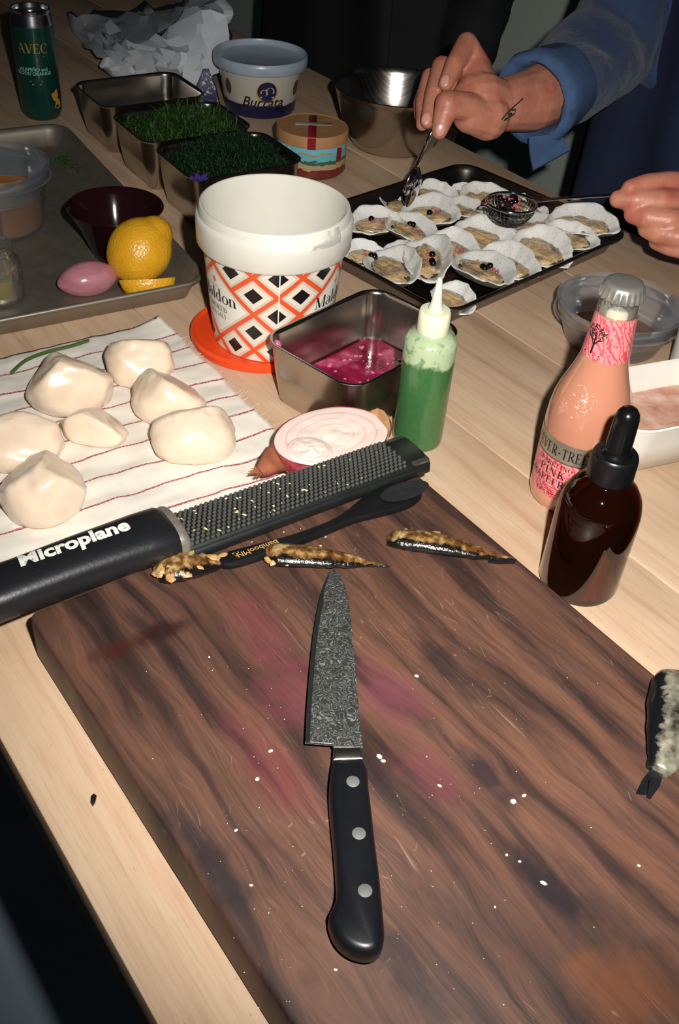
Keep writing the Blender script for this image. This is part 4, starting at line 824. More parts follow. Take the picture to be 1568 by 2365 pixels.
ns = TR(0, 0, .0315) @ RX(rad(-38)) @ RY(rad(38)) @ TR(0, 0, .0375); mk('stem_end', tf(sphere(12, 8, lambda v: Vector((v.x*.0035, v.y*.0035, v.z*.0016))), ns), P('stem_green', C(120, 110, 50), .7), lm)
wp_ = Vector((lc.x, lc.y, PF))+Vector((.015, -.036, 0)); wd = thing('lemon_wedge', 'squeezed lemon wedge lying peel down in front of the lemon', 'lemon', (wp_.x, wp_.y, PF), rad(18))
cres = lambda R_, th0, th1, n=28: [[(x, R_*(1-(x/.027)**2)**.5*cos(a)*.72, R_*(1-(x/.027)**2)**.5*sin(a)) for a in [th0+(th1-th0)*k/14 for k in range(15)]] for x in [-.0268+.0536*i/n for i in range(n+1)]]
MW = TR(0, .004, .0195) @ RX(rad(-38)) @ SC(1, 1, .95); mk('peel', tf(loft(cres(.0232, pi*1.06, pi*1.9), False), MW), M_LEM, wd, True, 80)
mk('pith', tf(loft([[tuple(Vector(p)*(1-.22*k/3 if False else 1)*1.0+Vector((0, 0, 0))) for p in (l[0], tuple(Vector(l[0])*.5+Vector(l[7])*.42), tuple(Vector(l[14])*.5+Vector(l[7])*.42), l[14])] for l in cres(.0228, pi*1.06, pi*1.9) for k in (0,)], False), MW), M_PITH, wd, True, 60)
mk('pulp', tf(loft([[tuple(Vector(l[k])*.80+Vector((0, 0, .0015*sin(i*1.7)))) for k in (1, 4, 7, 10, 13)] for i, l in enumerate(cres(.0200, pi*1.04, pi*1.92))], False), MW), M_PULP, wd, True, 60)
hp = at(212, 676, PF)+ly*.007; hs_ = thing('shallot_wedge', 'shiny peeled pink shallot lying by the front rim of the sheet pan', 'shallot', (hp.x, hp.y, PF), rad(35))
t = T('pink_shallot'); v = t.co('Object', (4, 40, 40)); t.set(Base_Color=t.ramp(t.noise(v, 2, 4), [(.3, C(160, 96, 108)), (.6, C(190, 130, 138)), (.8, C(172, 104, 112))]), Roughness=.18, Coat_Weight=.5)
def sf_(v): k = (1-abs(v.x)**2.2*.25); return Vector((v.x*.031, v.y*.0185*k, max(v.z, -.7)*.0170*k+.0115))
mk('bulb', sphere(36, 24, sf_), t.m, hs_, True, 180); mk('root_tip', tube([(.028, 0, .009), (.036, .001, .007)], [.005, .0015], 10), MC['dry_skin'], hs_)
M_HERB = P('herb_green', C(58, 92, 40), .5, 0, .3, 200); M_HERBD = P('dark_herb', C(26, 56, 28), .55, 0, .35, 150)
def sprig(pts, label):
    P3 = [at(x, y, PF+.004) for x, y in pts]; c = sum(P3, Vector())/len(P3); r = thing('herb_sprig', label, 'herb', (c.x, c.y, PF), 0, 'loose herb sprigs in the sheet pan')
    q = [p-Vector(r.location) for p in P3]; mk('stem', tube(q, [.0008]*len(q), 6), M_HERB, r); V, F = [], []
    for i in range(len(q)-1):
        for k in range(4):
            b = q[i].lerp(q[i+1], k/4); d = (q[i+1]-q[i]).normalized(); s = d.cross(Vector((0, 0, 1)))*(1 if k % 2 else -1); e = b+d*.010+s*.007+Vector((0, 0, .002)); V, F = join((V, F), tube([b, (b+e)/2+Vector((0, 0, .001)), e], [.0004, .0013, .0003], 5, .4))
    tag(mk('needles', (V, F), M_HERB, r), kind='stuff')
sprig([(118, 378), (140, 370), (168, 357)], 'short herb sprig nearest the back rim of the sheet pan'); sprig([(135, 362), (160, 380), (188, 395)], 'pale herb sprig crossing another beside the deli container')
tip = at(497, 0)

# pans behind, with herbs
prow = rad(36)
pA = pan((-.300, 1.297, 0), prow, 'empty dark steel pan closest to the green can')
pB = pan((-.228, 1.195, 0), prow, 'steel pan of herb sprigs in the middle of the row of three')
pC = pan((-.159, 1.104, 0), prow, 'steel pan heaped with dill closest to the salt tub')
def herbs(loc, n, mat, seed, label, hgt, ln):
    rr = random.Random(seed); V, F = [], []
    for k in range(n):
        x, y = rr.uniform(-.058, .058), rr.uniform(-.042, .042); m_ = max(0, 1-(x/.066)**2)*max(0, 1-(y/.05)**2); z = .012+rr.random()**.4*(.042+hgt*m_)
        a = rr.uniform(0, 2*pi); e = rr.uniform(-.3, .8); l = ln*rr.uniform(.5, 1.3); d = Vector((cos(a)*cos(e), sin(a)*cos(e), sin(e))); s = d.cross(Vector((0, 0, 1))); s.normalize(); wd_ = rr.uniform(.0003, .0010)
        b = Vector((x, y, z)); m1 = b+d*l*.5+Vector((0, 0, .001)); e1 = b+d*l-Vector((0, 0, .002))
        for pt in (b, m1, e1):
            lx_, ly_ = (.0555+.004*min(1, pt.z/.06)), (.039+.004*min(1, pt.z/.06)); pt.x = max(-lx_, min(lx_, pt.x)); pt.y = max(-ly_, min(ly_, pt.y)); pt.z = max(pt.z, .004)
        q = len(V); V += [b-s*wd_*.5, b+s*wd_*.5, m1+s*wd_, m1-s*wd_, e1]; F += [(q, q+1, q+2, q+3), (q+3, q+2, q+4)]
    o = mk('herb_pile', (V, F), mat, None, False, loc=loc, rot=(0, 0, prow)); tag(o, label, 'herbs', kind='stuff'); return o
herbs((-.228, 1.195, 0), 2600, M_HERB, 1, 'loose pile of green herb sprigs in the middle steel pan', .020, .018)
herbs((-.159, 1.104, 0), 5200, M_HERBD, 2, 'dense heap of chopped dark green dill in the steel pan by the salt tub', .026, .010)
# purple flower at the pan corner
fp = at(461, 424, .06); fo = thing('purple_flower', 'small purple blossom at the pan corner behind the salt tub', 'flower', (fp.x, fp.y, .0612)); M_PETAL = P('purple_petal', C(70, 48, 130), .5, 0, .2, 200)
for k in range(6):
    a = k*pi/3; mk('petal', tf(sphere(8, 6), RZ(a) @ TR(.0055, 0, .004) @ RY(-.5) @ SC(.006, .0034, .0012)), M_PETAL, fo)
mk('centre', tf(sphere(8, 6), TR(0, 0, .0035) @ SC(.002, .002, .002)), P('flower_centre', C(60, 40, 100), .6), fo); mk('stalk', tube([(0, 0, .003), (.001, .002, .0005), (.002, .004, .0002)], .0009, 6), M_HERB, fo)

# can
cp0 = at(99, 266); can = thing('drink_can', 'slim dark green drink can with gold lettering behind the sheet pan', 'can', (cp0.x, cp0.y, 0), face_cam(cp0))
t = T('green_can_print'); v = t.co(); t.set(Base_Color=t.mix(t.noise(v, 8, 2), C(14, 62, 54), C(20, 78, 66)), Roughness=.35, Metallic=.3, Coat_Weight=.3)
cprof = [(.0, .002), (.020, .002), (.0215, .0), (.0225, .0012), (.0262, .009), (.0265, .012), (.0265, .115)]; rf_c = lambda z: .0265
cbd = mk('can_body', lathe(cprof, 56, False, False), t.m, can, True, 50)
M_CANS = P('can_aluminium', C(190, 192, 196), .22, 1, .04)
mk('can_top', lathe([(.0265, .115), (.0262, .118), (.0240, .1275), (.0238, .1295), (.0245, .131), (.0248, .1325), (.0240, .1335), (.0228, .1328), (.0222, .1275), (.0205, .1270), (0, .1272)], 56, False, False), M_CANS, can, True, 40)
mk('pull_tab', tf(rstack(.018, .011, .005, [(0, .1276), (0, .1284), (-.0008, .1288)], 5), TR(.004, 0, 0)), M_CANS, can)
M_GOLD = P('gold_ink', C(196, 158, 70), .45, .3, 0); M_TEALI = P('pale_teal_ink', C(150, 206, 200), .5, 0, 0); M_ORNG = P('orange_ink', C(214, 146, 40), .5, 0, .1)
mk('lettering', wrap(serif('AVEC', .0115, .05), rf_c, rad(-6), .0855, .0004), M_GOLD, cbd, False)
for s_, z_ in (('JALAPEÑO and', .0640), ('BLOOD ORANGE', .0590)): mk('lettering', wrap(txt(s_, .0058, .00012), rf_c, rad(-12), z_, .0004), M_TEALI, cbd, False)
for s_, z_ in (('SPARKLING', .0500), ('DRINK', .0455)): pass
mk('gold_rule', wrap(join(_st(-.013, 0, .013, 0, .0004), _st(-.008, -.030, .008, -.030, .0012), _st(-.006, -.034, .006, -.034, .0012)), rf_c, rad(-6), .0815, .0004), M_GOLD, cbd, False)
fig = [(-.006, .012), (.004, .017), (.006, .009), (.003, .006), (.008, .003), (.009, -.006), (.003, -.008), (-.003, -.005), (0, .001), (-.004, .005)]
mk('orange_motif', wrap(([(x, y, 0) for x, y in fig], [tuple(range(10))]), rf_c, rad(44), .022, .0004), M_ORNG, cbd, False)

# burrata tub
sp0 = at(600, 248); st_ = thing('cheese_tub', 'round white burrata tub with blue wave crest and clouded lid near the steel bowl', 'tub', (sp0.x, sp0.y, 0), face_cam(sp0))
rprof = [(.0, .0), (.0475, .0), (.0490, .002), (.0585, .062)]; rf_s = prof_r([(.049, .002), (.0585, .062)])
t = T('tub_print'); v = t.co(); z = t.xyz(v)[2]; nav = t.ramp(t.M('ADD', t.M('MULTIPLY', t.M('SUBTRACT', .022, z), 120.), t.M('SUBTRACT', t.noise(v, 40, 3), .5)), [(.4, 0.), (.6, 1.)]); t.set(Base_Color=t.mix(nav, C(198, 190, 176), C(22, 26, 66)), Roughness=.35)
sbody = mk('body', lathe(rprof, 72, False, False), t.m, st_, True, 50)
M_CLOUD = P('clouded_lid', C(168, 182, 196), .3, 0, .08, 30, 0, 0, Subsurface_Weight=.2, Subsurface_Scale=.006)
mk('lid', lathe([(.0585, .060), (.0640, .060), (.0652, .062), (.0655, .068), (.0650, .0735), (.0638, .0750), (.0620, .0745), (.0600, .068), (.0590, .0672), (0, .0668)], 72, False, False), M_CLOUD, st_, True, 40)
cr_ = lathe([(0, 0), (.0112, 0)], 40, False, False)
def disc(r, n=36): return [(0, 0, 0)]+[(r*cos(2*pi*k/n), r*sin(2*pi*k/n), 0) for k in range(n)], [(0, k+1, (k+1) % n+1) for k in range(n)]
mk('crest_gold', wrap(disc(.0148), rf_s, rad(10), .0375, .0006), P('crest_gold', C(200, 150, 70), .5, 0, .1), sbody, False)
mk('crest_blue', wrap(([(v[0], v[1]+.0012, 0) for v in disc(.0132)[0]], disc(.0132)[1]), rf_s, rad(10), .0375, .0009), P('crest_blue', C(24, 34, 82), .5, 0, .1), sbody, False)
wv = [_arc(-.004, .0, .0042, .0042, -60, 200, .0018, .0008, 12), _arc(.004, .002, .0050, .0050, -40, 230, .0020, .0008, 12), _st(-.0095, -.0065, .0095, -.0065, .0022)]
mk('crest_wave', wrap(join(*wv), rf_s, rad(10), .0375, .0012), P('crest_wave', C(206, 168, 100), .5, 0, .1), sbody, False)
mk('lettering', wrap(txt('Burrata', .0190, .0003, 'CENTER', 1., .3), rf_s, rad(4), .0175, .0009), P('dark_brown_ink', C(46, 30, 24), .5, 0, 0), sbody, False)
for a_d in (-52, 62): mk('side_crest', wrap(([(v[0]*.6, v[1], 0) for v in disc(.0105)[0]], disc(.0105)[1]), rf_s, rad(a_d), .038, .0006), P('side_crest', C(92, 66, 44), .5, 0, .2), sbody, False)

# jar with kraft lid
jb = at(717, 388); jj = thing('preserve_jar', 'squat jar with tan lid and turquoise picture label behind the salt tub', 'jar', (jb.x, jb.y, 0), face_cam(jb))
t = T('turquoise_label'); v = t.co('UV'); X = t.xyz(v); nz = t.noise(v, 90, 3)
hill = t.M('ADD', X[1], t.M('MULTIPLY', t.M('SUBTRACT', nz, .5), .014)); c = t.ramp(t.M('MULTIPLY', hill, 25.), [(.0, C(110, 40, 30)), (.22, C(176, 150, 110)), (.42, C(60, 96, 70)), (.52, C(104, 176, 190)), (.66, C(200, 130, 60)), (.70, C(112, 188, 204))], 'CONSTANT')
t.set(Base_Color=c, Roughness=.4); rf_j = lambda z: .0430
mk('glass', lathe([(0, 0), (.040, 0), (.0428, .003), (.0430, .006), (.0430, .042), (.0415, .044)], 56, False, False), P('jar_contents', C(92, 48, 28), .15, 0, .15), jj)
jl = label_band('picture_label', .004, .040, rf_j, -180, 180, t.m, jj, .0004, 90, 4)
mk('label_panel', wrap(([(-.009, -.012, 0), (.006, -.014, 0), (.004, .012, 0), (-.009, .012, 0)], [(0, 1, 2, 3)]), rf_j, rad(-42), .026, .0008), P('label_white', C(206, 206, 200), .5, 0, .05), jl, False)
mk('bar_code', wrap(join(*[_st(-.006, -.008+k*.0016, -.001, -.008+k*.0016, .0007) for k in range(9)]), rf_j, rad(-44), .028, .0011), M_INK, jl, False)
mk('red_panel', wrap(([(-.004, -.008, 0), (.005, -.008, 0), (.006, .007, 0), (-.003, .009, 0)], [(0, 1, 2, 3)]), rf_j, rad(50), .030, .0008), P('dark_red_print', C(120, 30, 32), .5, 0, .1), jl, False)
kl = mk('lid', lathe([(.0438, .0395), (.0446, .040), (.0448, .052), (.0438, .0535), (.0425, .0535), (.0420, .0528), (0, .0528)], 64, False, False), P('kraft_lid', C(176, 128, 84), .6, 0, .1, 60), jj, True, 40)
mk('lid_sticker', tf(rbox(.010, .046, .0004, .0001, .001, .0529), TR(-.006, .001, 0) @ RZ(rad(6))), P('sticker_grey', C(168, 164, 152), .5, 0, .08), kl)
mk('seal_strip', join(tf(rbox(.078, .010, .0003, .0001, .001, .0528), TR(.002, 0, 0)), wrap(([(-.005, 0, 0), (.005, 0, 0), (.005, .014, 0), (-.005, .014, 0)], [(0, 1, 2, 3)]), lambda z: .0449, 0, .0392, .0003)), P('red_strip', C(140, 26, 36), .35, 0, .05), kl)
rp = at(622, 316, .0); rd_ = thing('radish_piece', 'small pink and white radish piece between the dill and the jar', 'radish', (-.1105, 1.205, 0)); mk('flesh', tf(sphere(16, 12, lambda v: v*(1+.15*fn(v, 2, 6))), TR(0, 0, .016) @ SC(.013, .011, .016)), P('radish_pink', C(196, 130, 122), .35, 0, .25, 90), rd_)
mk('leaf_stub', tube([(0, 0, .028), (.003, .002, .034)], [.003, .001], 8), M_HERB, rd_)

# mixing bowl
bb0 = at(903, 338); mb = mk('mixing_bowl', lathe([(0, .001), (.042, 0), (.052, .004), (.062, .020), (.0710, .042), (.0785, .068), (.0805, .0755), (.0822, .0770), (.0826, .0780), (.0816, .0788), (.0797, .0780), (.0775, .070), (.0697, .043), (.0605, .0215), (.049, .0065), (.040, .0032), (0, .0028)], 80, False, False), M_STEEL, None, True, 60, loc=(bb0.x, bb0.y, 0)); tag(mb, 'brushed steel mixing bowl standing behind the oyster tray', 'bowl')

# crumpled paper, packet, ginger
cg_ = [[(150, 45, .004), (250, 35, .012), (380, 20, .035), (490, -25, .10)], [(190, 100, .004), (270, 90, .035), (390, 70, .07), (530, 15, .115)], [(232, 152, .020), (300, 130, .040), (420, 130, .060), (540, 92, .070)], [(255, 178, .004), (330, 188, .012), (420, 205, .016), (488, 205, .020)], [(330, 205, .002), (390, 205, .004), (440, 228, .003), (470, 232, .002)]]
G3 = [[at(*p) for p in row] for row in cg_]
rowS = [spl(r, 6) for r in G3]; colS = [spl([r[i] for r in rowS], 5) for i in range(len(rowS[0]))]
nu_, nv_ = len(colS)-1, len(colS[0])-1
def pf(u_, w_):
    p = colS[round(u_*nu_)][round(w_*nv_)].copy(); q = p*17; r = abs(mn.noise(q))+.6*abs(mn.noise(q*2.3)); p += Vector((.5*mn.noise(q*3+Vector((3, 1, 2))), .5*mn.noise(q*3), r))*.026; p.z = max(p.z-.004, .0012); return p
pp = mk('crumpled_paper', grid(nu_, nv_, pf), P('butcher_paper', C(206, 210, 216), .6, 0, .06, 20, .2, 60), None, True, 14); tag(pp, 'crumpled sheet of white wrapping paper behind the empty steel pan', 'paper'); md = pp.modifiers.new('s', 'SOLIDIFY'); md.thickness = .0006
gp = at(366, 172, .014)
def gf(v): return Vector((v.x*.024, v.y*.012, v.z*.011))*(1+.35*fn(v, 1.5, 2))+Vector((0, 0, .004*max(0, fn((v.x*3, 1, 1), 1, 3))))
gg = thing('ginger_piece', 'knobbly tan piece of ginger root lying on the paper', 'ginger', (-.333, 1.505, .016), rad(20)); mk('root', sphere(28, 18, gf), P('ginger_tan', C(186, 142, 92), .7, 0, .2, 80, .3, 200), gg); mk('knob', tf(sphere(14, 10, lambda v: v*(1+.2*fn(v, 2, 4))), TR(.012, .006, .008) @ SC(.009, .008, .009)), MC['ginger_tan'], gg)
pk = at(497, 236); t = T('speckled_blue'); v = t.co(); t.set(Base_Color=t.mix(t.ramp(t.noise(v, 240, 3), [(.58, 0.), (.64, 1.)]), C(24, 26, 74), C(190, 196, 214)), Roughness=.4)
pkt = mk('salt_packet', loft([[(x*.016*k, y*.009*k, z) for x, y in ((-1, -1), (1, -1), (1.1, 0), (1, 1), (-1, 1), (-1.1, 0))] for k, z in ((1, 0), (1.05, .012), (.75, .034), (.28, .052), (.22, .056))], True, True, True), t.m, None, True, 40, loc=(-.2345, 1.415, 0), rot=(0, 0, rad(10))); tag(pkt, 'small dark blue speckled packet standing between the paper and the burrata tub', 'packet')

# ================================================================ PEOPLE
def capsule(a, b, ra, rb, n=14):
    a, b = Vector(a), Vector(b); d = b-a; l = d.length; q = d.to_track_quat('Z', 'Y').to_matrix().to_4x4() if l > 1e-6 else Matrix()
    pr = [(ra*sin(t_), -ra*cos(t_)) for t_ in [pi/2*k/4 for k in range(5)]]+[(rb*cos(t_), l+rb*sin(t_)) for t_ in [pi/2*k/4 for k in range(5)]]
    return tf(lathe(pr, n, True, True), Matrix.Translation(a) @ q)
def remesh(vf, voxel, smooth=4):
    me = bpy.data.meshes.new('x'); me.from_pydata([tuple(v) for v in vf[0]], [], vf[1]); o = bpy.data.objects.new('x', me); COL.objects.link(o)
    m_ = o.modifiers.new('r', 'REMESH'); m_.mode = 'VOXEL'; m_.voxel_size = voxel; m2_ = o.modifiers.new('s', 'SMOOTH'); m2_.iterations = smooth; m2_.factor = .5
    bpy.context.view_layer.update(); e = bpy.data.meshes.new_from_object(o.evaluated_get(bpy.context.evaluated_depsgraph_get()))
    r = [v.co.copy() for v in e.vertices], [tuple(p.vertices) for p in e.polygons]; bpy.data.objects.remove(o); bpy.data.meshes.remove(me); bpy.data.meshes.remove(e); return r
def chain(pts): return [capsule(p, q, r, s) for (p, r), (q, s) in zip(pts, pts[1:])]
def pxc(L): return [(ray_at(x, y, d), r) for x, y, d, r in L]
t = T('skin'); v = t.co(); n1 = t.noise(v, 26, 4); n2 = t.noise(t.co('Object', (1, 1, 1)), 260, 3)
t.set(Base_Color=t.ramp(n1, [(.3, C(186, 112, 92)), (.5, C(206, 138, 112)), (.7, C(190, 104, 88))]), Roughness=.42, Subsurface_Weight=.15, Subsurface_Radius=(1, .35, .2), Subsurface_Scale=.006); t.bump(n2, .35, .0012); M_SKN = t.m
M_NAIL = P('fingernail', C(220, 160, 142), .25, 0, .03)
t = T('denim'); v = t.co(); w_ = t.noise(t.co('Object', (500, 500, 500)), 1, 2); t.set(Base_Color=t.mix(t.noise(v, 14, 5), C(34, 50, 82), C(56, 78, 114)), Roughness=.85, Sheen_Weight=.2); t.bump(t.M('ADD', w_, t.M('MULTIPLY', t.noise(t.co('Object', (1, 1, 2.5)), 16, 4), 7.)), .5, .002); M_DENIM = t.m
M_NAVY = P('navy_apron', C(26, 34, 62), .85, 0, .2, 12, .4, 30); M_BLKC = P('black_cloth', C(17, 17, 18), .85, 0, .2, 10, .4, 25); M_GREYC = P('slate_cloth', C(22, 24, 29), .85, 0, .2, 10, .4, 25); M_TROU = P('dark_trousers', C(30, 32, 38), .85, 0, .15, 12, .3, 40)
M_SHOE = P('dark_shoes', C(24, 22, 22), .5); M_HAIR = P('brown_hair', C(44, 30, 22), .5, 0, .3, 120, .8, 300); M_EYE = P('eye_white', C(226, 222, 216), .2, 0, 0)
def relaxed_hand(w, d, side, nrm):
    """wrist point, pointing direction, thumb side, palm normal: palm and five curled fingers"""
    d, side, nrm = d.normalized(), side.normalized(), nrm.normalized(); C_ = [capsule(w, w+d*.045, .026, .03), capsule(w+d*.03+side*.02, w+d*.075+side*.024, .018, .014), capsule(w+d*.03-side*.02, w+d*.07-side*.026, .018, .012)]
    for k, (off, ln) in enumerate(((.027, .075), (.009, .085), (-.009, .078), (-.026, .06))):
        p0 = w+d*.075+side*off; p1 = p0+(d*.9+nrm*.25)*ln*.45; p2 = p1+(d*.6+nrm*.7)*ln*.33; p3 = p2+(d*.25+nrm*.9)*ln*.27; C_ += chain([(p0, .0105), (p1, .0095), (p2, .0085), (p3, .0065)])
    t0 = w+d*.03+side*.028; C_ += chain([(t0, .014), (t0+d*.03+side*.022+nrm*.012, .0115), (t0+d*.058+side*.02+nrm*.026, .009)]); return C_
def head(c, f, s):
    u = Vector((0, 0, 1)); f, s = f.normalized(), s.normalized()
    L = [capsule(c-u*.03+f*.01, c+u*.045-f*.005, .068, .082), capsule(c-u*.075+f*.035, c-u*.04+f*.02, .042, .06), capsule(c+f*.086+u*.012, c+f*.104-u*.022, .008, .013), capsule(c+f*.084-u*.062-s*.016, c+f*.084-u*.062+s*.016, .008, .008), capsule(c-u*.12-f*.01, c-u*.05, .05, .055)]
    for k in (-1, 1): L += [capsule(c+s*k*.078-f*.005-u*.02, c+s*k*.082-f*.012+u*.025, .010, .014)]
    return L
def finish_head(root, c, f, s):
    f, s = f.normalized(), s.normalized(); base = Vector(root.location)
    for k in (-1, 1): mk('eye', tf(sphere(14, 10), TR(*(c+f*.078+s*k*.031+Vector((0, 0, .008))-base)) @ SC(.012, .012, .012)), M_EYE, root)
    def hf(v):
        w_ = Vector((v.x*.092, v.y*.095, max(v.z, -.35)*.10+.045)); w_ *= 1+.04*fn(v, 5, 2); return c-base-f*.018+w_
    mk('hair', sphere(28, 18, hf), M_HAIR, root, True, 180)
def garment(name, chains, voxel, mat, root, disp=.006, seed=1, smooth=3):
    V, F = remesh(join(*chains), voxel, smooth); V = [v+Vector((fn(v, 9, seed), fn(v, 9, seed+2), fn(v, 9, seed+4)))*disp+Vector((1, 1, 1))*(disp*.5*(.5-abs(mn.noise(Vector((v.x*14+v.z*20, v.y*14, v.z*34+seed)))))) for v in V]
    return mk(name, ([v-Vector(root.location) for v in V], F), mat, root, True, 180)

# ---- the person spooning garnish onto the oysters
FA = -VX; SA = -UX                                   # facing the table; own right hand is towards +UX
ca = Vector((.50, 1.40, 0)); hz_ = .62
hand_r = [capsule(*[p for p, _ in pxc([(1150, 243, 1.135, 0), (1108, 232, 1.122, 0)])], .028, .032), capsule(*[p for p, _ in pxc([(1108, 232, 1.122, 0), (1098, 165, 1.128, 0)])], .030, .019), capsule(*[p for p, _ in pxc([(1125, 270, 1.118, 0), (1085, 268, 1.105, 0)])], .026, .019), capsule(*[p for p, _ in pxc([(1100, 200, 1.135, 0), (1075, 190, 1.14, 0)])], .024, .018)]
FING = [[(1108, 160, 1.128, .0145), (1078, 101, 1.12, .0125), (1049, 150, 1.10, .0108), (1030, 193, 1.093, .0085)],
        [(1088, 172, 1.135, .0135), (1020, 152, 1.125, .0112), (1002, 215, 1.11, .0102), (987, 280, 1.10, .0082)],
        [(1075, 195, 1.14, .0125), (994, 178, 1.142, .0105), (977, 235, 1.130, .0092), (975, 288, 1.116, .0072)],
        [(1078, 215, 1.15, .0115), (984, 205, 1.158, .0090), (969, 240, 1.148, .0078), (968, 268, 1.142, .0062)],
        [(1112, 268, 1.112, .0185), (1078, 246, 1.092, .0155), (1034, 240, 1.078, .0145), (1015, 302, 1.086, .0092)]]
for f_ in FING: hand_r += chain(pxc(f_))
el_r = ray_at(1405, 110, 1.29)
fore_r = chain([(ray_at(1150, 243, 1.135), .028), (ray_at(1165, 241, 1.14), .0295), (ray_at(1225, 232, 1.165), .035), (ray_at(1290, 200, 1.20), .039), (el_r, .042)])
LH = [[(1640, 436, 1.01, .015), (1545, 424, .995, .0125), (1492, 427, .988, .011), (1456, 434, .985, .0088)], [(1610, 478, 1.0, .0155), (1530, 466, .985, .0135), (1470, 462, .985, .0115), (1428, 460, .99, .0092)], [(1625, 518, 1.0, .0155), (1545, 510, .98, .0132), (1495, 502, .983, .0115), (1462, 496, .99, .0092)],
      [(1640, 552, 1.0, .0145), (1565, 546, .98, .0122), (1520, 540, .985, .0105), (1492, 530, .992, .0085)], [(1650, 582, 1.01, .0125), (1585, 576, .985, .0105), (1545, 570, .99, .009), (1515, 560, .997, .0075)]]
hand_l = [capsule(ray_at(1640, 480, 1.01), ray_at(1640, 545, 1.01), .033, .031), capsule(ray_at(1640, 500, 1.01), ray_at(1760, 500, 1.03), .033, .028)]
for f_ in LH: hand_l += chain(pxc(f_))
el_l = ray_at(2160, 440, 1.16); fore_l = chain([(ray_at(1760, 500, 1.03), .028), (ray_at(1850, 485, 1.06), .034), (el_l, .042)])
V1_, F1_ = remesh(join(*hand_r, *fore_r), .0019, 3); V2_, F2_ = remesh(join(*hand_l, *fore_l), .0021, 3)
sh_r = ca+UX*.19+Vector((0, 0, hz_-.16)); sh_l = ca-UX*.19+Vector((0, 0, hz_-.16)); hc = ca+FA*.05+Vector((0, 0, hz_+.13))
def legs(c, w_, r1=.075): return [q for k in (-1, 1) for q in chain([(c+UX*k*w_+Vector((0, 0, -.10)), r1), (c+UX*k*w_+Vector((0, 0, -.45)), r1*.72), (c+UX*k*w_+Vector((0, 0, FZ+.10)), r1*.5)])]
low = chain([(sh_r, .045), (el_r, .040)])+chain([(sh_l, .045), (el_l, .040)])+head(hc, FA, SA)+[capsule(ca+UX*.10+Vector((0, 0, .40)), ca-UX*.10+Vector((0, 0, .40)), .085, .085), capsule(ca+UX*.06+Vector((0, 0, .4)), ca+UX*.07+Vector((0, 0, -.1)), .09, .09), capsule(ca-UX*.06+Vector((0, 0, .4)), ca-UX*.07+Vector((0, 0, -.1)), .09, .09)]+legs(ca, .09)
V3_, F3_ = remesh(join(*low), .011, 3)
pa = Vector((ca.x, ca.y, FZ)); allv, allf = join((V1_, F1_), (V2_, F2_), (V3_, F3_))
pA_ = mk('person', ([Vector(v)-pa for v in allv], allf), M_SKN, None, True, 180, loc=pa); tag(pA_, 'person in a rolled sleeve denim shirt holding a spoon and a strainer over the oysters', 'person')
bvA = BVHTree.FromPolygons(V1_+[v for v in V2_], F1_+[tuple(i+len(V1_) for i in f) for f in F2_])
def onto(x, y, off):
    d = FW+RT*((x-784)/F_PX)-UP*((y-1182.5)/F_PX); d.normalize(); h = bvA.ray_cast(CP, d); return (h[0]+h[1]*off, h[1]) if h[0] else (None, None)
for x, y, ax, ay, s in ((1027, 187, -.35, 1, .0068), (984, 275, -.2, 1, .0066), (1017, 299, -.25, 1, .0072)):
    p, n_ = onto(x, y, .0003)
    if p:
        a = (RT*ax-UP*ay); a = (a-n_*a.dot(n_)).normalized(); b = n_.cross(a); m4 = Matrix(((b.x, a.x, n_.x, p.x), (b.y, a.y, n_.y, p.y), (b.z, a.z, n_.z, p.z), (0, 0, 0, 1)))
        mk('fingernail', tf(sphere(14, 8, lambda v: Vector((v.x*s*.72, v.y*s, v.z*.0011))), Matrix.Translation(-pa) @ m4), M_NAIL, pA_)
tv, tfc = [], []
for seg in ([(1158, 276), (1170, 262), (1184, 248), (1198, 236), (1209, 226)], [(1163, 278), (1176, 270), (1188, 262), (1192, 252)], [(1172, 264), (1184, 262)], [(1180, 254), (1192, 253)]):
    pt = []
    for a, b in zip(seg, seg[1:]):
        for k in range(6): pt.append((a[0]+(b[0]-a[0])*k/6, a[1]+(b[1]-a[1])*k/6))
    q = [(onto(x, y-2.2, .0005)[0], onto(x, y+2.2, .0005)[0]) for x, y in pt]; q = [z for z in q if z[0] and z[1]]; k0 = len(tv)
    for a, b in q: tv += [a-pa, b-pa]
    tfc += [(k0+2*i, k0+2*i+1, k0+2*i+3, k0+2*i+2) for i in range(len(q)-1)]
tag(mk('tattoo', (tv, tfc), P('tattoo_ink', C(44, 52, 50), .5, 0, .1), pA_, False), 'thin dark feather tattoo on the forearm')
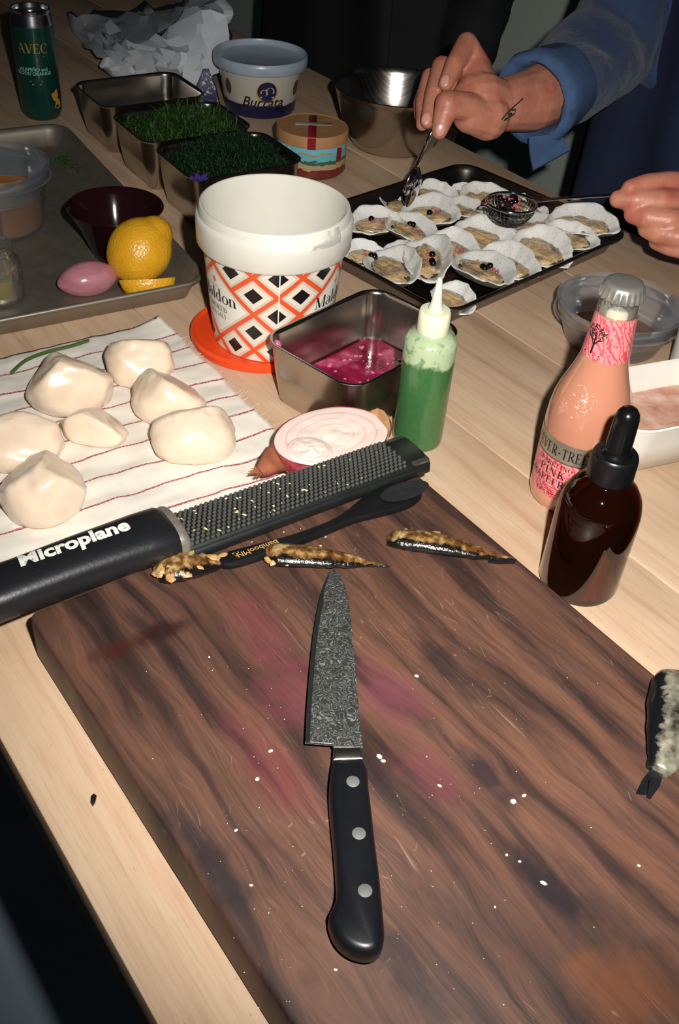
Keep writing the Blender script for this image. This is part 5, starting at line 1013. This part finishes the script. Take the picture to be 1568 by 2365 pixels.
# clothes
V_sh = [capsule(sh_r, el_r, .070, .060), capsule(el_r, ray_at(1296, 198, 1.205), .060, .050), capsule(ca+UX*.13+Vector((0, 0, .40)), ca-UX*.13+Vector((0, 0, .40)), .115, .115), capsule(ca+UX*.09+Vector((0, 0, .42)), ca+UX*.075+Vector((0, 0, -.12)), .125, .125), capsule(ca-UX*.09+Vector((0, 0, .42)), ca-UX*.075+Vector((0, 0, -.12)), .125, .125), capsule(sh_l, el_l, .072, .060), capsule(el_l, ray_at(1960, 468, 1.09), .058, .050)]
garment('denim_shirt', V_sh, .006, M_DENIM, pA_, .011, 3, 2)
def cuff(a, b, r, mat, root, flare=.004):
    d = (b-a).normalized(); m = Matrix.Translation(a) @ d.to_track_quat('Z', 'Y').to_matrix().to_4x4(); l = (b-a).length; L = []
    for z, k in ((0, r-.004), (0, r+.006), (l*.15, r+.010), (l*.5, r+.009), (l*.85, r+.010+flare), (l, r+.006+flare), (l*1.02, r+flare), (l*.9, r-.003), (l*.3, r-.005)):
        L.append([m @ Vector(((k+.005*mn.noise(Vector((cos(q)*2, sin(q)*2, z*60))))*cos(q), (k+.005*mn.noise(Vector((cos(q)*2, sin(q)*2, z*60+5))))*sin(q), z)) for q in [2*pi*j/48 for j in range(48)]])
    return mk('rolled_cuff', loft([[v-Vector(root.location) for v in l_] for l_ in L]), mat, root, True, 60)
M_DENIML = P('worn_denim', C(66, 92, 130), .85, 0, .2, 40, .4, 200)
cuff(ray_at(1298, 196, 1.205), ray_at(1228, 232, 1.168), .041, M_DENIML, pA_); cuff(ray_at(1960, 468, 1.09), ray_at(1880, 480, 1.065), .045, M_DENIML, pA_)
fp_ = [(1222, 316, 1.168), (1262, 312, 1.17), (1300, 318, 1.185), (1318, 345, 1.195), (1270, 372, 1.185), (1232, 392, 1.175), (1224, 350, 1.17)]
q = [ray_at(*p) for p in fp_]; q2 = [p+FW*.006 for p in q]; mk('cuff_flap', loft([[v-pa for v in q], [v-pa for v in q2]], True, True, True), M_DENIML, pA_, True, 40)
ap = []
for i in range(15):
    z = .36-1.0*i/14; ap.append([ca+FA*(.142+.010*sin(k*.9+i*.2)+(.02*max(0, -z)))*1+UX*((k-8)/8*(.16+.05*max(0, .2-z)))-FA*(.0045*(abs(k-8))**1.45*.28)+Vector((0, 0, z)) for k in range(17)])
V, F = grid(16, 14, lambda a, b: ap[round(b*14)][round(a*16)]-pa); ao = mk('apron', (V, F), M_NAVY, pA_, True, 180); md = ao.modifiers.new('s', 'SOLIDIFY'); md.thickness = .003
garment('trousers', [capsule(c_.__add__(Vector((0, 0, 0))), d_, r1, r2) for c_, d_, r1, r2 in [(ca+UX*k*.08+Vector((0, 0, -.08)), ca+UX*k*.09+Vector((0, 0, -.45)), .115, .085) for k in (-1, 1)]+[(ca+UX*k*.09+Vector((0, 0, -.45)), ca+UX*k*.09+Vector((0, 0, FZ+.10)), .085, .07) for k in (-1, 1)]], .012, M_TROU, pA_, .006, 9)
def shoes(root, c, f, w_):
    for k in (-1, 1):
        o_ = c+UX*k*w_; mk('shoe', tf(rstack(.27, .095, .045, [(-.004, 0), (0, .004), (0, .03), (-.006, .06), (-.02, .085), (-.03, .10)], 8), TR(*(Vector((o_.x, o_.y, FZ))+f*.05-Vector(root.location))) @ RZ(math.atan2(f.y, f.x))), M_SHOE, root)
shoes(pA_, ca, FA, .09); finish_head(pA_, hc, FA, SA)

# spoon and strainer
s0 = ray_at(1008, 250, 1.105); sp_pts = [s0, ray_at(1002, 288, 1.095), ray_at(988, 325, 1.10), ray_at(974, 358, 1.112), ray_at(962, 384, 1.122)]
sg = thing('teaspoon', 'thin steel teaspoon held upright with its bowl among the oysters', 'spoon', ray_at(945, 478, 1.155)); sb0 = Vector(sg.location)
mk('handle', tube([p-sb0 for p in spl(sp_pts, 4)], [.0022]*17, 10, .6, FW), M_CHROME, sg)
b0, b1 = sp_pts[-1], ray_at(941, 478, 1.15); ax = (b1-b0); ln = ax.length; ax.normalize(); sd_ = (RT*.55+FW*.83); sd_ = (sd_-ax*sd_.dot(ax)).normalized(); nn = ax.cross(sd_)
def sbf(u_, w_):
    x = u_; hw = .0155*(sin(pi*min(1, x*.97+.03))**.6); y = (w_*2-1); dp = .008*(1-y*y)*sin(pi*x)**.7; p = b0+ax*(x*ln)+sd_*(hw*y)+nn*dp; return p-sb0
so_ = mk('spoon_bowl', grid(18, 12, sbf), M_CHROME, sg, True, 180); md = so_.modifiers.new('s', 'SOLIDIFY'); md.thickness = .001
sc0 = ray_at(1182, 468, 1.06); sr = thing('small_strainer', 'small round mesh strainer with wire handle holding berries and onion', 'strainer', sc0); zax = Vector((0, 0, 1))
hd1 = ray_at(1500, 446, .992); hx = (hd1-sc0); hx.normalize()
M_MESHW = steel('strainer_mesh', C(120, 120, 116), .35)
V, F = [], []
for k in range(9):
    a0_ = pi/2*(k+.5)/9
    r, z = .0265*cos(a0_*.999), -.024*sin(a0_); ring = [(r*cos(2*pi*j/40), r*sin(2*pi*j/40), z) for j in range(41)]; V, F = join((V, F), tube(ring, .00033, 4, caps=False))
for k in range(36):
    a = 2*pi*k/36; V, F = join((V, F), tube([(.0265*cos(b)*cos(a), .0265*cos(b)*sin(a), -.024*sin(b)) for b in [pi/2*j/8 for j in range(9)]], .00030, 4, caps=False))
tag(mk('wire_mesh', (V, F), M_MESHW, sr), kind='stuff')
mk('rim', tube([(.0268*cos(2*pi*j/48), .0268*sin(2*pi*j/48), 0) for j in range(49)], .0016, 8, caps=False), M_CHROME, sr)
pz = hx.cross(zax).normalized()
for k in (-1, 1): mk('handle_wire', tube([hx*.0268+pz*k*.0022, hx*.06+pz*k*.0020+zax*.001, hd1-sc0+pz*k*.0018], .0011, 8), M_CHROME, sr)
mk('rest_hook', tube([-hx*.0268+pz*.006, -hx*.034+pz*.004, -hx*.034-pz*.004, -hx*.0268-pz*.006], .0011, 6), M_CHROME, sr)
rr = random.Random(8)
for k in range(8):
    a = rr.uniform(0, 6.28); q_ = rr.uniform(0, .016); o = mk('berry', sphere(10, 8, lambda v: v*.0036), M_PEP); o.location = sc0+Vector((q_*cos(a), q_*sin(a), -.0005+rr.uniform(0, .003))); tag(o, 'small dark berry lying in the mesh strainer', 'berry', 'berries in the strainer')
V, F = [], []
for k in range(13): V, F = join((V, F), tf(sphere(6, 5), TR(rr.gauss(0, .006), rr.gauss(0, .006), rr.uniform(-.006, .006)) @ SC(*[rr.uniform(.0012, .003) for _ in range(3)])))
tag(mk('onion_mince', (V, F), M_PINKB, None, loc=sc0), 'pink minced onion heaped in the mesh strainer', 'onion', kind='stuff')

# ---- the person in black behind the table
cb_ = VX*1.30+UX*1.62; pb = Vector((cb_.x, cb_.y, FZ)); hcb = cb_+FA*.06+Vector((0, 0, .70))
er, el2 = cb_+UX*.34-FA*.05+Vector((0, 0, .12)), cb_-UX*.27-FA*.03+Vector((0, 0, .15)); wr, wl = cb_+UX*.33-FA*.03+Vector((0, 0, -.34)), cb_-UX*.25+FA*.02+Vector((0, 0, -.11))
srb, slb = cb_+UX*.19+Vector((0, 0, .46)), cb_-UX*.19+Vector((0, 0, .46))
lowb = chain([(srb, .05), (er, .042), (wr, .030)])+chain([(slb, .05), (el2, .042), (wl, .030)])+head(hcb, FA, SA)+[capsule(cb_+UX*.1+Vector((0, 0, .42)), cb_-UX*.1+Vector((0, 0, .42)), .085, .085), capsule(cb_+UX*.06+Vector((0, 0, .4)), cb_+UX*.07+Vector((0, 0, -.1)), .09, .09), capsule(cb_-UX*.06+Vector((0, 0, .4)), cb_-UX*.07+Vector((0, 0, -.1)), .09, .09)]+legs(cb_, .09)
Va, Fa = remesh(join(*lowb), .011, 3); dn = Vector((0, 0, -1))
Vb, Fb = remesh(join(*relaxed_hand(wr, dn+FA*.3, FA, -UX), *relaxed_hand(wl, dn+FA*.3, FA, UX)), .0025, 3)
allv, allf = join((Va, Fa), (Vb, Fb)); pB_ = mk('person', ([Vector(v)-pb for v in allv], allf), M_SKN, None, True, 180, loc=pb); tag(pB_, 'person in a black apron over a slate shirt standing behind the table', 'person')
garment('slate_shirt', [capsule(srb, er, .072, .062), capsule(er, wr, .060, .045), capsule(slb, el2, .072, .062), capsule(el2, wl, .060, .045), capsule(cb_+UX*.13+Vector((0, 0, .42)), cb_-UX*.13+Vector((0, 0, .42)), .11, .11), capsule(cb_+UX*.10+Vector((0, 0, .42)), cb_+UX*.09+Vector((0, 0, -.12)), .125, .125), capsule(cb_-UX*.10+Vector((0, 0, .42)), cb_-UX*.09+Vector((0, 0, -.12)), .125, .125)], .011, M_GREYC, pB_, .010, 5)
ap = []
for i in range(15):
    z = .40-1.0*i/14; ap.append([cb_+FA*(.155+.012*sin(k*.8+i*.15)+(.02*max(0, -z)))+UX*((k-8)/8*(.19+.05*max(0, .2-z)))-FA*(.0045*(abs(k-8))**1.45*.33)+Vector((0, 0, z)) for k in range(17)])
V, F = grid(16, 14, lambda a, b: ap[round(b*14)][round(a*16)]-pb); ao = mk('apron', (V, F), P('black_apron', C(13, 13, 14), .8, 0, .2, 10, .4, 25), pB_, True, 180); md = ao.modifiers.new('s', 'SOLIDIFY'); md.thickness = .003
garment('trousers', [capsule(c_, d_, r1, r2) for c_, d_, r1, r2 in [(cb_+UX*k*.08+Vector((0, 0, -.08)), cb_+UX*k*.09+Vector((0, 0, -.45)), .115, .085) for k in (-1, 1)]+[(cb_+UX*k*.09+Vector((0, 0, -.45)), cb_+UX*k*.09+Vector((0, 0, FZ+.10)), .085, .07) for k in (-1, 1)]], .012, M_TROU, pB_, .006, 4)
shoes(pB_, cb_, FA, .09); finish_head(pB_, hcb, FA, SA)
